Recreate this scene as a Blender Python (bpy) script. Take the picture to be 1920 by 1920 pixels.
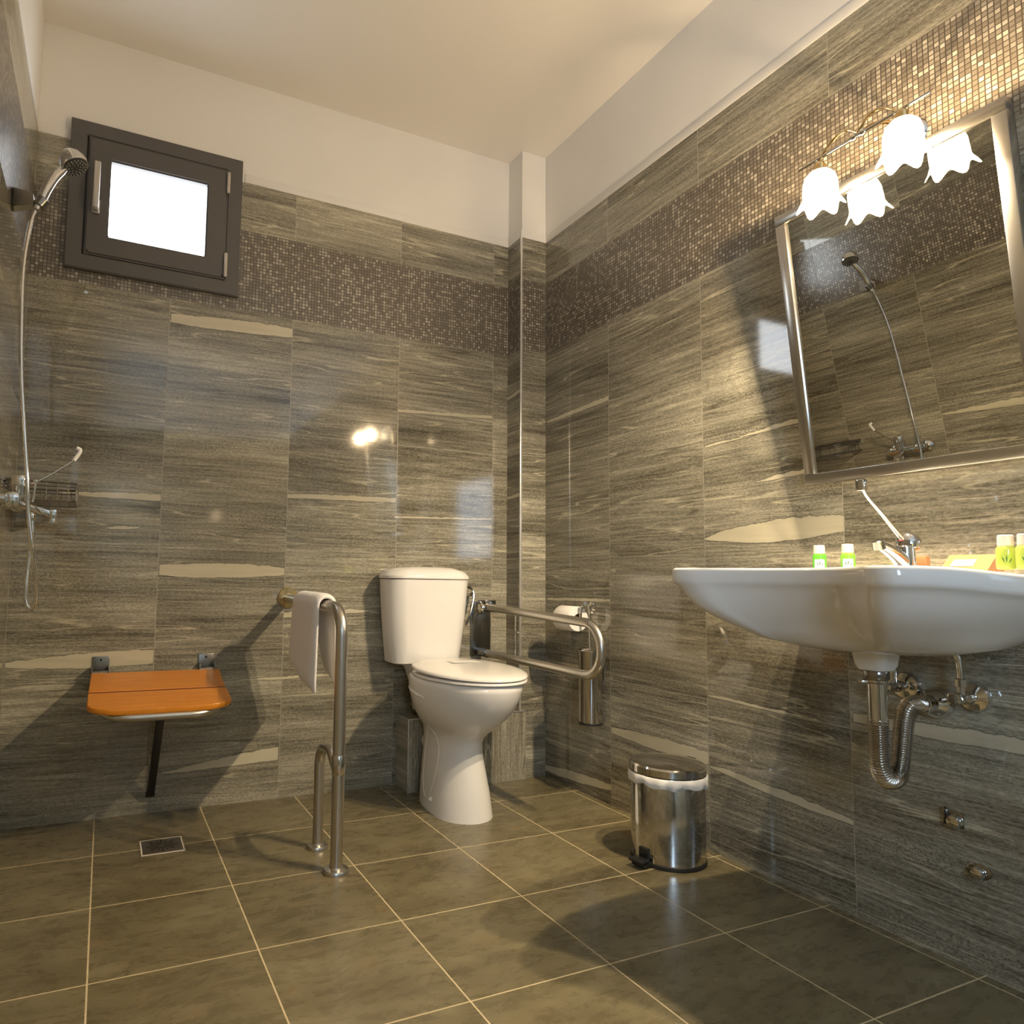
import bpy, bmesh, math, random
from mathutils import Vector, Matrix
random.seed(4)
S = bpy.context.scene
COL = S.collection
for o in list(bpy.data.objects):
    bpy.data.objects.remove(o)
PI = math.pi

# ---------------------------------------------------------------- room sizes
D = 2.551            # back wall (y)
W = 1.708            # right wall (x)
L = -0.279           # left wall (x)
RY = -2.35           # wall behind the camera (y)
CEIL = 2.69
TH = 0.4486          # wall tile height
TW = 0.4464          # wall tile width
MB0, MB1 = 4 * TH, 2.107     # mosaic band
TT = 2.294           # top of tiling
CX, CD = 1.5807, 0.1075      # corner column: left edge, depth

# ---------------------------------------------------------------- camera
cam_d = bpy.data.cameras.new('camera')
cam = bpy.data.objects.new('camera', cam_d)
COL.objects.link(cam)
yaw, pit, rol = 0.42253, 0.081115, 0.016133
fw = Vector((math.sin(yaw) * math.cos(pit), math.cos(yaw) * math.cos(pit), math.sin(pit)))
rt = Vector((math.cos(yaw), -math.sin(yaw), 0))
up = rt.cross(fw)
rt2 = math.cos(rol) * rt + math.sin(rol) * up
up2 = -math.sin(rol) * rt + math.cos(rol) * up
M = Matrix((rt2, up2, -fw)).transposed().to_4x4()
M.translation = (0, 0, 0.8)
cam.matrix_world = M
cam_d.sensor_fit = 'HORIZONTAL'
cam_d.sensor_width = 36
cam_d.lens = 36 * 1288.354 / 1920
cam_d.shift_x = (960 - 779.51) / 1920
cam_d.shift_y = (982.95 - 960) / 1920
cam_d.clip_start = 0.02
S.camera = cam

# ---------------------------------------------------------------- world, exposure
w = bpy.data.worlds.new('world')
S.world = w
w.use_nodes = True
bgn = w.node_tree.nodes['Background']
bgn.inputs[0].default_value = (0.55, 0.7, 1.0, 1)
bgn.inputs[1].default_value = 0.3
S.view_settings.view_transform = 'Standard'
S.view_settings.look = 'None'
S.view_settings.gamma = 1
S.view_settings.exposure = 0.24
S.view_settings.use_curve_mapping = False

LAMP_W = 122.0
LAMP_COL = (1.0, 0.795, 0.525)
DAY_STRENGTH = 22.0
LAMPS = [(1.5, 1.032, 1.735), (1.5, 0.846, 1.746)]

# ---------------------------------------------------------------- node expression helper
class NT:
    def __init__(s, name):
        s.m = bpy.data.materials.new(name)
        s.m.use_nodes = True
        s.t = s.m.node_tree
        s.b = s.t.nodes['Principled BSDF']
        s.out = s.t.nodes['Material Output']
    def n(s, typ, **kw):
        nd = s.t.nodes.new(typ)
        for k, v in kw.items():
            setattr(nd, k, v)
        return nd
    def link(s, a, b):
        s.t.links.new(a, b)
    def setin(s, sock, v):
        if isinstance(v, X):
            s.link(v.s, sock)
        elif hasattr(v, 'is_output'):
            s.link(v, sock)
        else:
            sock.default_value = v
    def math(s, op, *a, clamp=False):
        nd = s.n('ShaderNodeMath', operation=op, use_clamp=clamp)
        for i, v in enumerate(a):
            s.setin(nd.inputs[i], v)
        return X(s, nd.outputs[0])
    def vec(s, x, y, z):
        nd = s.n('ShaderNodeCombineXYZ')
        for i, v in enumerate((x, y, z)):
            s.setin(nd.inputs[i], v)
        return nd.outputs[0]
    def pos(s):
        g = s.n('ShaderNodeNewGeometry')
        sp = s.n('ShaderNodeSeparateXYZ')
        s.link(g.outputs['Position'], sp.inputs[0])
        return [X(s, sp.outputs[i]) for i in range(3)]
    def noise(s, v, scale=1.0, detail=2.0, rough=0.5, dist=0.0):
        nd = s.n('ShaderNodeTexNoise')
        s.link(v, nd.inputs['Vector'])
        nd.inputs['Scale'].default_value = scale
        nd.inputs['Detail'].default_value = detail
        nd.inputs['Roughness'].default_value = rough
        nd.inputs['Distortion'].default_value = dist
        return X(s, nd.outputs[0])
    def rnd(s, v):
        nd = s.n('ShaderNodeTexWhiteNoise', noise_dimensions='3D')
        s.link(v, nd.inputs['Vector'])
        return X(s, nd.outputs['Value'])
    def step(s, x, a, b):
        """smooth 0..1 while x goes from a to b"""
        nd = s.n('ShaderNodeMapRange', interpolation_type='SMOOTHSTEP')
        s.setin(nd.inputs[0], x)
        nd.inputs[1].default_value = a
        nd.inputs[2].default_value = b
        return X(s, nd.outputs[0])
    def ramp(s, x, stops):
        nd = s.n('ShaderNodeValToRGB')
        s.setin(nd.inputs[0], x)
        e = nd.color_ramp.elements
        while len(e) < len(stops):
            e.new(0.5)
        for el, (p, c) in zip(e, stops):
            el.position = p
            el.color = (*c, 1)
        return nd.outputs[0]
    def mix(s, f, a, b, mode='MIX'):
        nd = s.n('ShaderNodeMix', data_type='RGBA', blend_type=mode)
        s.setin(nd.inputs[0], f)
        for i, v in ((6, a), (7, b)):
            if isinstance(v, tuple):
                v = (*v, 1) if len(v) == 3 else v
            s.setin(nd.inputs[i], v)
        return nd.outputs[2]

class X:
    def __init__(s, nt, sock):
        s.nt, s.s = nt, sock
    def __add__(s, o): return s.nt.math('ADD', s, o)
    def __radd__(s, o): return s.nt.math('ADD', o, s)
    def __sub__(s, o): return s.nt.math('SUBTRACT', s, o)
    def __rsub__(s, o): return s.nt.math('SUBTRACT', o, s)
    def __mul__(s, o): return s.nt.math('MULTIPLY', s, o)
    def __rmul__(s, o): return s.nt.math('MULTIPLY', o, s)
    def __truediv__(s, o): return s.nt.math('DIVIDE', s, o)
    def floor(s): return s.nt.math('FLOOR', s)
    def fract(s): return s.nt.math('FRACT', s)
    def abs(s): return s.nt.math('ABSOLUTE', s)
    def gt(s, o): return s.nt.math('GREATER_THAN', s, o)
    def lt(s, o): return s.nt.math('LESS_THAN', s, o)
    def max(s, o): return s.nt.math('MAXIMUM', s, o)
    def min(s, o): return s.nt.math('MINIMUM', s, o)

def simple(name, col, rough=0.5, metal=0.0, ior=1.5, **kw):
    q = NT(name)
    q.b.inputs['Base Color'].default_value = (*col, 1)
    q.b.inputs['Roughness'].default_value = rough
    q.b.inputs['Metallic'].default_value = metal
    q.b.inputs['IOR'].default_value = ior
    for k, v in kw.items():
        q.b.inputs[k].default_value = v
    return q.m

def wall_tile(name, axis, u0, veins, seed=0.0, vertical=False):
    """glazed grey stone-look wall tiles with horizontal streaks, mosaic band and fine joints"""
    q = NT(name)
    px, py, pz = q.pos()
    u = px if axis == 'x' else py
    z = pz
    tu = (u - u0) / TW
    tv = z / TH
    iu, iv = tu.floor(), tv.floor()
    r1 = q.rnd(q.vec(iu, iv, seed + 1.3))
    r2 = q.rnd(q.vec(iu, iv, seed + 7.7))
    off = r1 * 23.0
    sc, sf = (u, z) if not vertical else (z, u)
    v1 = q.vec(sc * 0.9 + r2 * 9.0, sf * 9.0 + off, off)
    warp = q.noise(q.vec(sc * 2.2 + off, sf * 5.0, r1 * 5.0), 1.0, 2.0)
    sfw = sf + warp * 0.014
    v2 = q.vec(sc * 1.7 + off, sfw * 36.0 + off, r2 * 7.0)
    v3 = q.vec(sc * 5.0 + off, sfw * 120.0, r1 * 7.0)
    broad = q.noise(v1, 1.0, 2.0, 0.5)
    mid = q.noise(v2, 1.0, 5.0, 0.62)
    fine = q.noise(v3, 1.0, 3.0, 0.6)
    grain = q.noise(q.vec(sc * 85.0, sf * 260.0, off), 1.0, 4.0, 0.75)
    t = broad * 0.46 + mid * 0.36 + (fine - 0.5) * 0.50 + (grain - 0.5) * 0.62 + 0.09 + (r2 - 0.5) * 0.05
    col = q.ramp(t, [(0.30, (0.084, 0.074, 0.054)), (0.42, (0.176, 0.161, 0.120)),
                     (0.53, (0.274, 0.253, 0.195)), (0.62, (0.367, 0.340, 0.262)), (0.72, (0.518, 0.476, 0.358))])
    # speckled zones
    spz = q.step(q.noise(q.vec(sc * 1.4 + off, sfw * 10.0 + off * 1.7, 3.0), 1.0, 2.0), 0.50, 0.64)
    spk = q.step(q.noise(q.vec(sc * 150.0, sfw * 260.0, 0.0), 1.0, 3.0, 0.7), 0.50, 0.62)
    col = q.mix(spz * spk * 0.75, col, (0.058, 0.050, 0.034))
    spl = q.step(q.noise(q.vec(sc * 120.0, sfw * 330.0, 9.0), 1.0, 2.0, 0.6), 0.56, 0.66)
    col = q.mix(spz * spl * 0.45, col, (0.461, 0.425, 0.310))
    # thin pale and dark hair veins
    h1 = q.noise(q.vec(sc * 1.3 + off, sfw * 20.0 + off, r1 * 3.0), 1.0, 2.0)
    thin = 1.0 - q.step((h1 - 0.5).abs(), 0.0, 0.016)
    hm = q.step(q.noise(q.vec(sc * 3.0 + off, sf * 6.0, 4.0), 1.0, 1.0), 0.42, 0.56)
    col = q.mix(thin * hm * (grain * 1.3), col, (0.589, 0.537, 0.391))
    h2 = q.noise(q.vec(sc * 0.7 + off, sfw * 9.0 + 31.0, r2 * 3.0), 1.0, 3.0)
    dk = 1.0 - q.step((h2 - 0.47).abs(), 0.0, 0.010)
    dm = q.step(q.noise(q.vec(sc * 3.5 + off, sf * 5.0, 14.0), 1.0, 1.0), 0.50, 0.60)
    col = q.mix(dk * dm * 0.6, col, (0.077, 0.066, 0.046))
    # wide cream veins, each in its own tile
    if veins:
        wob = (q.noise(q.vec(u * 22.0, 0.0, 0.0), 1.0, 5.0, 0.7) - 0.5) * 0.026
        wob2 = (q.noise(q.vec(u * 9.0, 0.0, 5.0), 1.0, 3.0, 0.6) - 0.5) * 0.02
        acc = rim = None
        for ua, za, ub, zb, ha, hm_, hb in veins:
            if ua > ub:
                ua, za, ub, zb, ha, hb = ub, zb, ua, za, hb, ha
            tt = (u - ua) * (1.0 / (ub - ua))
            ins = tt.gt(0.0) * tt.lt(1.0)
            zc = tt * (zb - za) + za
            bulge = hm_ - (ha + hb) / 2
            th = tt * (hb - ha) + ha + tt * (1.0 - tt) * (4 * bulge)
            d = (z - zc + wob2 * (0.3 + min(1, hm_ / 0.012) * 0.5) + wob * 0.3).abs() - th + wob * 0.45
            m = (1.0 - q.step(d, -0.0015, 0.0008)) * ins
            e = (1.0 - q.step(d, 0.001, 0.004)) * ins
            acc = m if acc is None else acc.max(m)
            rim = e if rim is None else rim.max(e)
        col = q.mix(rim * 0.5, col, (0.06, 0.05, 0.037))
        cr = q.noise(q.vec(sc * 4.0, sf * 40.0, 2.0), 1.0, 3.0)
        col = q.mix(acc, col, q.ramp(cr, [(0.3, (0.50, 0.455, 0.33)), (0.7, (0.60, 0.55, 0.41))]))
    # tile joints
    fu = tu.fract()
    fv = tv.fract()
    gu = fu.min(1.0 - fu) * TW
    gv = fv.min(1.0 - fv) * TH
    if vertical:
        joint = z.lt(-1.0)
    else:
        joint = (gu.lt(0.0011)).max(gv.lt(0.0009) * z.lt(MB0 + 0.01))
    col = q.mix(joint * 0.75, col, (0.34, 0.31, 0.24))
    # mosaic band
    P = 0.012
    mu, mv = u / P, (z - MB0) / P
    mr = q.rnd(q.vec(mu.floor(), mv.floor(), 2.0 + seed))
    mcol = q.ramp(mr, [(0.0, (0.132, 0.112, 0.086)), (0.45, (0.178, 0.155, 0.121)), (0.7, (0.265, 0.235, 0.189)), (1.0, (0.460, 0.420, 0.346))])
    patch = q.step(q.noise(q.vec(u * 9.0, z * 9.0, 1.0), 1.0, 1.0), 0.4, 0.6)
    mcol = q.mix(patch * 0.25, mcol, (0.15, 0.13, 0.10))
    ga = mu.fract()
    gb = mv.fract()
    mg = (ga.min(1.0 - ga).lt(0.11)).max(gb.min(1.0 - gb).lt(0.11))
    mcol = q.mix(mg, mcol, (0.060, 0.048, 0.034))
    band = z.gt(MB0) * z.lt(MB1)
    col = q.mix(band, col, mcol)
    q.setin(q.b.inputs['Base Color'], col)
    q.setin(q.b.inputs['Roughness'], band * 0.25 + joint * 0.3 + 0.06)
    q.b.inputs['IOR'].default_value = 1.72
    # joints and mosaic grooves are sunk
    bp = q.n('ShaderNodeBump')
    bp.inputs['Strength'].default_value = 0.5
    bp.inputs['Distance'].default_value = 0.0012
    q.setin(bp.inputs['Height'], 1.0 - (band * mg).max(joint * (1.0 - band)))
    q.link(bp.outputs[0], q.b.inputs['Normal'])
    return q.m

VB = [(0.172, 1.722, 0.613, 1.742, .016, .023, .018), (0.172, 0.820, 0.611, 0.826, .018, .026, .014),
      (0.215, 0.128, 0.609, 0.162, .003, .016, .024), (-0.275, 0.508, 0.165, 0.524, .008, .024, .024),
      (1.058, 1.489, 1.501, 1.511, .006, .007, .007), (0.613, 1.110, 1.056, 1.121, .008, .010, .009),
      (0.613, 0.664, 0.95, 0.678, .010, .011, .004), (-0.15, 1.070, 0.165, 1.074, .003, .010, .012),
      (0.45, 0.430, 0.86, 0.436, .002, .005, .002), (0.10, 0.965, 0.0, 0.96, .002, .006, .002),
      (1.053, 1.052, 1.502, 1.066, .004, .004, .003)]
VR = [(2.031, 0.268, 1.586, 0.270, .010, .022, .018), (2.46, 0.030, 2.034, 0.062, .010, .018, .010),
      (1.585, 0.944, 1.140, 0.962, .004, .030, .020), (2.433, 1.488, 2.035, 1.500, .006, .009, .009),
      (1.135, 0.478, 0.60, 0.486, .010, .016, .008), (1.585, 0.250, 1.144, 0.222, .004, .012, .006),
      (1.45, 1.242, 1.20, 1.256, .002, .006, .008), (1.58, 1.235, 1.42, 1.238, .004, .003, .001),
      (1.40, 1.10, 1.22, 1.112, .001, .006, .006), (2.43, 0.73, 2.035, 0.736, .005, .006, .005),
      (1.585, 0.462, 1.2, 0.452, .004, .004, .001)]
M_back = wall_tile('wall_tile_back', 'x', 0.1676 - TW, VB, 0.0)
M_right = wall_tile('wall_tile_right', 'y', 2.0352 - 8 * TW, VR, 20.0)
M_left = wall_tile('wall_tile_left', 'y', 2.33 - 8 * TW, [(2.33, 0.35, 1.89, 0.36, .01, .02, .01), (1.88, 1.12, 1.45, 1.11, .004, .014, .02), (1.44, 1.62, 1.0, 1.63, .02, .03, .02)], 40.0)
M_column = wall_tile('wall_tile_column', 'x', 1.40, [], 60.0)
M_column_side = wall_tile('wall_tile_column_side', 'y', 2.30, [(2.43, 1.62, 2.56, 1.60, .006, .008, .008), (2.43, 1.17, 2.56, 1.16, .008, .008, .006)], 80.0)
M_boxing = wall_tile('wall_tile_boxing', 'x', 1.0, [], 90.0, vertical=True)
M_plaster = None
q = NT('white_plaster')
px, py, pz = q.pos()
nz = q.noise(q.vec(px, py, pz), 3.0, 3.0)
q.setin(q.b.inputs['Base Color'], q.ramp(nz, [(0.3, (0.80, 0.775, 0.735)), (0.7, (0.84, 0.815, 0.775))]))
q.b.inputs['Roughness'].default_value = 0.75
bp = q.n('ShaderNodeBump'); bp.inputs['Strength'].default_value = 0.15; bp.inputs['Distance'].default_value = 0.002
q.setin(bp.inputs['Height'], q.noise(q.vec(px, py, pz), 40.0, 3.0)); q.link(bp.outputs[0], q.b.inputs['Normal'])
M_plaster = q.m
q = NT('ceiling_paint')
q.b.inputs['Base Color'].default_value = (0.85, 0.82, 0.78, 1)
q.b.inputs['Roughness'].default_value = 0.42
px, py, pz = q.pos()
bp = q.n('ShaderNodeBump'); bp.inputs['Strength'].default_value = 0.12; bp.inputs['Distance'].default_value = 0.01
q.setin(bp.inputs['Height'], q.noise(q.vec(px, py, pz), 3.0, 2.0)); q.link(bp.outputs[0], q.b.inputs['Normal'])
M_ceil = q.m

# floor: slate-look tiles with cream joints
q = NT('floor_tile')
px, py, pz = q.pos()
FX, FY, FA, FB = 0.3345, 0.3379, 0.0063, 2.2248
tu = (px - FA) / FX
tv = (py - FB) / FY
r1 = q.rnd(q.vec(tu.floor(), tv.floor(), 1.0)); r2 = q.rnd(q.vec(tu.floor(), tv.floor(), 2.0))
off = r1 * 17.0
wp = q.noise(q.vec(px * 3.0 + off, py * 3.0, 0.0), 1.0, 3.0)
a = q.noise(q.vec(px * 3.2 + off + wp * 1.2, py * 8.0 + off, r2 * 4.0), 1.0, 5.0, 0.62)
b = q.noise(q.vec(px * 14.0 + off, py * 40.0 + wp * 6.0, r2 * 4.0), 1.0, 4.0, 0.65)
t = a * 0.62 + b * 0.42 - 0.02 + (r2 - 0.5) * 0.04
col = q.ramp(t, [(0.32, (0.101, 0.082, 0.043)), (0.46, (0.149, 0.125, 0.068)), (0.58, (0.194, 0.166, 0.094)), (0.72, (0.257, 0.223, 0.133))])
cz = q.noise(q.vec(px * 2.4 + off + wp * 2.0, py * 2.4 + wp * 2.0, 7.0), 1.0, 4.0, 0.6)
ck = 1.0 - q.step((cz - 0.5).abs(), 0.0, 0.006)
cm = q.step(q.noise(q.vec(px * 5.0 + off, py * 5.0, 3.0), 1.0, 1.0), 0.50, 0.60)
col = q.mix(ck * cm * 0.4, col, (0.06, 0.045, 0.025))
rz = q.step(q.noise(q.vec(px * 6.0 + off, py * 9.0, 5.0), 1.0, 3.0), 0.60, 0.75)
col = q.mix(rz * 0.3, col, (0.26, 0.165, 0.085))
fu, fv = tu.fract(), tv.fract()
g = ((fu.min(1.0 - fu) * FX).lt(0.0017)).max((fv.min(1.0 - fv) * FY).lt(0.0017))
col = q.mix(g, col, (0.62, 0.51, 0.32))
q.setin(q.b.inputs['Base Color'], col)
q.setin(q.b.inputs['Roughness'], b * 0.16 + 0.20 + g * 0.3)
q.b.inputs['IOR'].default_value = 1.5
bp = q.n('ShaderNodeBump'); bp.inputs['Strength'].default_value = 0.35; bp.inputs['Distance'].default_value = 0.0015
q.setin(bp.inputs['Height'], a * 0.5 - g * 0.6); q.link(bp.outputs[0], q.b.inputs['Normal'])
M_floor = q.m

M_ceramic = simple('white_ceramic', (0.82, 0.80, 0.77), 0.09, 0, 1.5)
M_seatplastic = simple('white_seat_plastic', (0.83, 0.80, 0.755), 0.16)
M_chrome = simple('chrome', (0.72, 0.71, 0.69), 0.06, 1.0)
M_chrome_dark = simple('dark_chrome', (0.30, 0.29, 0.28), 0.18, 1.0)
def brushed(name, col, r):
    q = NT(name)
    px, py, pz = q.pos()
    q.b.inputs['Metallic'].default_value = 1
    q.b.inputs['Base Color'].default_value = (*col, 1)
    n = q.noise(q.vec(px * 60.0, py * 60.0, pz * 900.0), 1.0, 2.0)
    q.setin(q.b.inputs['Roughness'], n * 0.12 + r)
    return q.m
M_steel = simple('brushed_steel', (0.58, 0.55, 0.50), 0.30, 1.0)
M_hose = simple('corrugated_steel', (0.55, 0.52, 0.47), 0.22, 1.0)
M_polish = brushed('polished_steel', (0.62, 0.60, 0.57), 0.03)
M_plate = simple('steel_plate', (0.26, 0.245, 0.22), 0.32, 1.0)
M_frame = simple('satin_silver_frame', (0.50, 0.48, 0.45), 0.24, 1.0)
M_brass = simple('worn_gold_ring', (0.75, 0.55, 0.28), 0.15, 1.0)
M_black = simple('black_rubber', (0.015, 0.014, 0.013), 0.45)
M_blackmetal = simple('dark_metal_leg', (0.035, 0.033, 0.032), 0.32, 0.3)
M_mirror = simple('mirror_glass', (0.80, 0.81, 0.79), 0.0, 1.0)
M_grey = simple('taupe_window_frame', (0.098, 0.091, 0.087), 0.38)
M_gasket = simple('black_gasket', (0.01, 0.01, 0.01), 0.5)
M_handle = simple('champagne_handle', (0.55, 0.51, 0.46), 0.3, 0.6)
M_liner = simple('white_bin_liner', (0.80, 0.78, 0.74), 0.45)
M_card = simple('kraft_cardboard', (0.36, 0.185, 0.07), 0.75)
M_card_dark = simple('kraft_card_side', (0.42, 0.20, 0.08), 0.7)
M_label = simple('white_label', (0.80, 0.79, 0.76), 0.5)
M_paper = simple('toilet_paper', (0.84, 0.80, 0.74), 0.9)
M_corekraft = simple('paper_core', (0.35, 0.25, 0.17), 0.9)
M_cap = simple('matte_cream_cap', (0.74, 0.68, 0.60), 0.5)
M_tip = simple('white_lever_grip', (0.80, 0.79, 0.78), 0.25)
M_face = simple('spray_face_grey', (0.05, 0.055, 0.06), 0.25)
M_drain = brushed('drain_steel', (0.42, 0.38, 0.32), 0.38)
M_hole = simple('drain_slots', (0.01, 0.01, 0.01), 0.7)
M_red = simple('red_blue_dot', (0.55, 0.03, 0.06), 0.3)
M_grout = simple('column_trim_metal', (0.80, 0.79, 0.76), 0.25, 0.7)
M_fig = simple('leaf_print', (0.03, 0.14, 0.03), 0.5)

def liquid(name, col):
    q = NT(name)
    q.b.inputs['Base Color'].default_value = (*col, 1)
    q.b.inputs['Roughness'].default_value = 0.08
    q.b.inputs['Transmission Weight'].default_value = 0.35
    q.b.inputs['Subsurface Weight'].default_value = 0.0
    return q.m
M_green = liquid('green_shampoo', (0.16, 0.62, 0.06))
M_green2 = liquid('leaf_green_gel', (0.26, 0.62, 0.07))
M_lime = liquid('yellow_green_lotion', (0.62, 0.76, 0.16))

q = NT('orange_varnished_wood')
px, py, pz = q.pos()
n = q.noise(q.vec(px * 5.0, py * 60.0, 0.0), 1.0, 4.0, 0.6, 0.4)
q.setin(q.b.inputs['Base Color'], q.ramp(n, [(0.3, (0.56, 0.195, 0.013)), (0.7, (0.70, 0.262, 0.020))]))
q.b.inputs['Roughness'].default_value = 0.32
M_wood = q.m
q = NT('terry_towel')
px, py, pz = q.pos()
q.b.inputs['Base Color'].default_value = (0.86, 0.83, 0.81, 1)
q.b.inputs['Roughness'].default_value = 0.95
q.b.inputs['Sheen Weight'].default_value = 0.3
bp = q.n('ShaderNodeBump'); bp.inputs['Strength'].default_value = 0.5; bp.inputs['Distance'].default_value = 0.003
q.setin(bp.inputs['Height'], q.noise(q.vec(px, py, pz), 330.0, 2.0)); q.link(bp.outputs[0], q.b.inputs['Normal'])
M_towel = q.m

def emission(name, col, st):
    q = NT(name)
    e = q.n('ShaderNodeEmission')
    e.inputs[0].default_value = (*col, 1)
    e.inputs[1].default_value = st
    q.link(e.outputs[0], q.out.inputs[0])
    return q.m
M_daypane = emission('bright_frosted_pane', (0.88, 0.94, 1.0), 6.5)
M_reardoor = emission('daylit_frosted_pane', (0.58, 0.77, 1.0), DAY_STRENGTH)
M_bulb = emission('lamp_bulb', (1.0, 0.82, 0.55), 60.0)
# frosted glass shade lit from inside
q = NT('lit_frosted_glass')
tr = q.n('ShaderNodeBsdfTransparent'); tr.inputs[0].default_value = (0.86, 0.82, 0.76, 1)
em = q.n('ShaderNodeEmission'); em.inputs[0].default_value = (1.0, 0.86, 0.60, 1); em.inputs[1].default_value = 7.0
ad = q.n('ShaderNodeMixShader'); ad.inputs[0].default_value = 0.35
q.link(tr.outputs[0], ad.inputs[1]); q.link(em.outputs[0], ad.inputs[2]); q.link(ad.outputs[0], q.out.inputs[0])
M_shade = q.m

# ---------------------------------------------------------------- mesh helpers
def tag(o, label=None, cat=None, group=None, kind=None):
    if label: o['label'] = label
    if cat: o['category'] = cat
    if group: o['group'] = group
    if kind: o['kind'] = kind
    return o

def thing(name, loc, label, cat, group=None, kind=None):
    o = bpy.data.objects.new(name, None)
    COL.objects.link(o)
    o.location = loc
    o.empty_display_size = 0.05
    return tag(o, label, cat, group, kind)

def base_of(p):
    """the world point the mesh of a part is measured from"""
    v = Vector((0, 0, 0))
    while p is not None:
        v += p.location
        p = p.parent
    return v

def obj(name, bm, mat, parent=None, smooth=True, angle=35, origin=None):
    """link a bmesh given in room coordinates as one mesh object"""
    base = base_of(parent) if parent is not None else Vector(origin or (0, 0, 0))
    bmesh.ops.recalc_face_normals(bm, faces=bm.faces)
    bmesh.ops.translate(bm, verts=bm.verts, vec=-base)
    me = bpy.data.meshes.new(name)
    bm.to_mesh(me)
    bm.free()
    mats = mat if isinstance(mat, (list, tuple)) else [mat]
    for m in mats:
        me.materials.append(m)
    if smooth:
        for p in me.polygons:
            p.use_smooth = True
        me.set_sharp_from_angle(angle=math.radians(angle))
    o = bpy.data.objects.new(name, me)
    COL.objects.link(o)
    if parent is not None:
        o.parent = parent
    else:
        o.location = base
    return o

def box(bm, lo, hi, bev=0.0, mi=0, seg=2, rot=None, piv=None):
    r = bmesh.ops.create_cube(bm, size=1)
    vs = r['verts']
    lo, hi = Vector(lo), Vector(hi)
    for v in vs:
        v.co = Vector([(lo[i] + hi[i]) / 2 + v.co[i] * (hi[i] - lo[i]) for i in range(3)])
    fs = set(f for v in vs for f in v.link_faces)
    if bev > 0:
        es = list(set(e for v in vs for e in v.link_edges))
        res = bmesh.ops.bevel(bm, geom=es, offset=bev, segments=seg, affect='EDGES', profile=0.5)
        fs = set(res['faces']) | set(f for f in fs if f.is_valid)
        vs = list(set(v for f in fs for v in f.verts))
    for f in fs:
        f.material_index = mi
    if rot is not None:
        bmesh.ops.rotate(bm, verts=vs, cent=Vector(piv if piv else (lo + hi) / 2), matrix=rot)
    return vs

def frame_of(d):
    d = d.normalized()
    a = Vector((0, 0, 1)) if abs(d.z) < 0.9 else Vector((1, 0, 0))
    s = d.cross(a).normalized()
    return s, s.cross(d).normalized()

def tube(bm, pts, r, n=16, cap=True, mi=0, closed=False):
    pts = [Vector(p) for p in pts]
    rs = r if isinstance(r, (list, tuple)) else [r] * len(pts)
    N = len(pts)
    rings = []
    s = None
    for i, p in enumerate(pts):
        if closed:
            d = pts[(i + 1) % N] - pts[i - 1]
        else:
            d = (pts[min(i + 1, N - 1)] - pts[max(i - 1, 0)])
        d.normalize()
        if s is None:
            s, t = frame_of(d)
        else:
            s = (s - d * s.dot(d)).normalized()
            t = s.cross(d).normalized()
        rings.append([bm.verts.new(p + (s * math.cos(2 * PI * k / n) + t * math.sin(2 * PI * k / n)) * rs[i]) for k in range(n)])
    for i in range(N if closed else N - 1):
        a, b = rings[i], rings[(i + 1) % N]
        for k in range(n):
            f = bm.faces.new((a[k], a[(k + 1) % n], b[(k + 1) % n], b[k]))
            f.material_index = mi
    if cap and not closed:
        for rg in (rings[0], rings[-1]):
            f = bm.faces.new(rg)
            f.material_index = mi
    return rings

def lathe(bm, prof, c, axis=(0, 0, 1), n=40, mi=0, cap0=True, cap1=True):
    """prof: (radius, distance along axis) pairs from c"""
    ax = Vector(axis).normalized()
    s, t = frame_of(ax)
    c = Vector(c)
    rings = []
    for r, h in prof:
        rings.append([bm.verts.new(c + ax * h + (s * math.cos(2 * PI * k / n) + t * math.sin(2 * PI * k / n)) * max(r, 1e-5)) for k in range(n)])
    for a, b in zip(rings, rings[1:]):
        for k in range(n):
            bm.faces.new((a[k], a[(k + 1) % n], b[(k + 1) % n], b[k])).material_index = mi
    if cap0: bm.faces.new(rings[0]).material_index = mi
    if cap1: bm.faces.new(rings[-1]).material_index = mi
    return rings

def loft(bm, rings, cap0=True, cap1=True, mi=0, closed=True):
    R = [[bm.verts.new(p) for p in rg] for rg in rings]
    for a, b in zip(R, R[1:]):
        n = len(a)
        for k in range(n if closed else n - 1):
            bm.faces.new((a[k], a[(k + 1) % n], b[(k + 1) % n], b[k])).material_index = mi
    if cap0: bm.faces.new(R[0]).material_index = mi
    if cap1: bm.faces.new(R[-1]).material_index = mi
    return R

def spline(pts, m=8):
    """Catmull-Rom through the points"""
    P = [Vector(p) for p in pts]
    P = [2 * P[0] - P[1]] + P + [2 * P[-1] - P[-2]]
    out = []
    for i in range(1, len(P) - 2):
        a, b, c, d = P[i - 1:i + 3]
        for k in range(m):
            t = k / m
            out.append(0.5 * ((2 * b) + (c - a) * t + (2 * a - 5 * b + 4 * c - d) * t * t + (3 * b - a - 3 * c + d) * t ** 3))
    out.append(P[-2])
    return out

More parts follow.
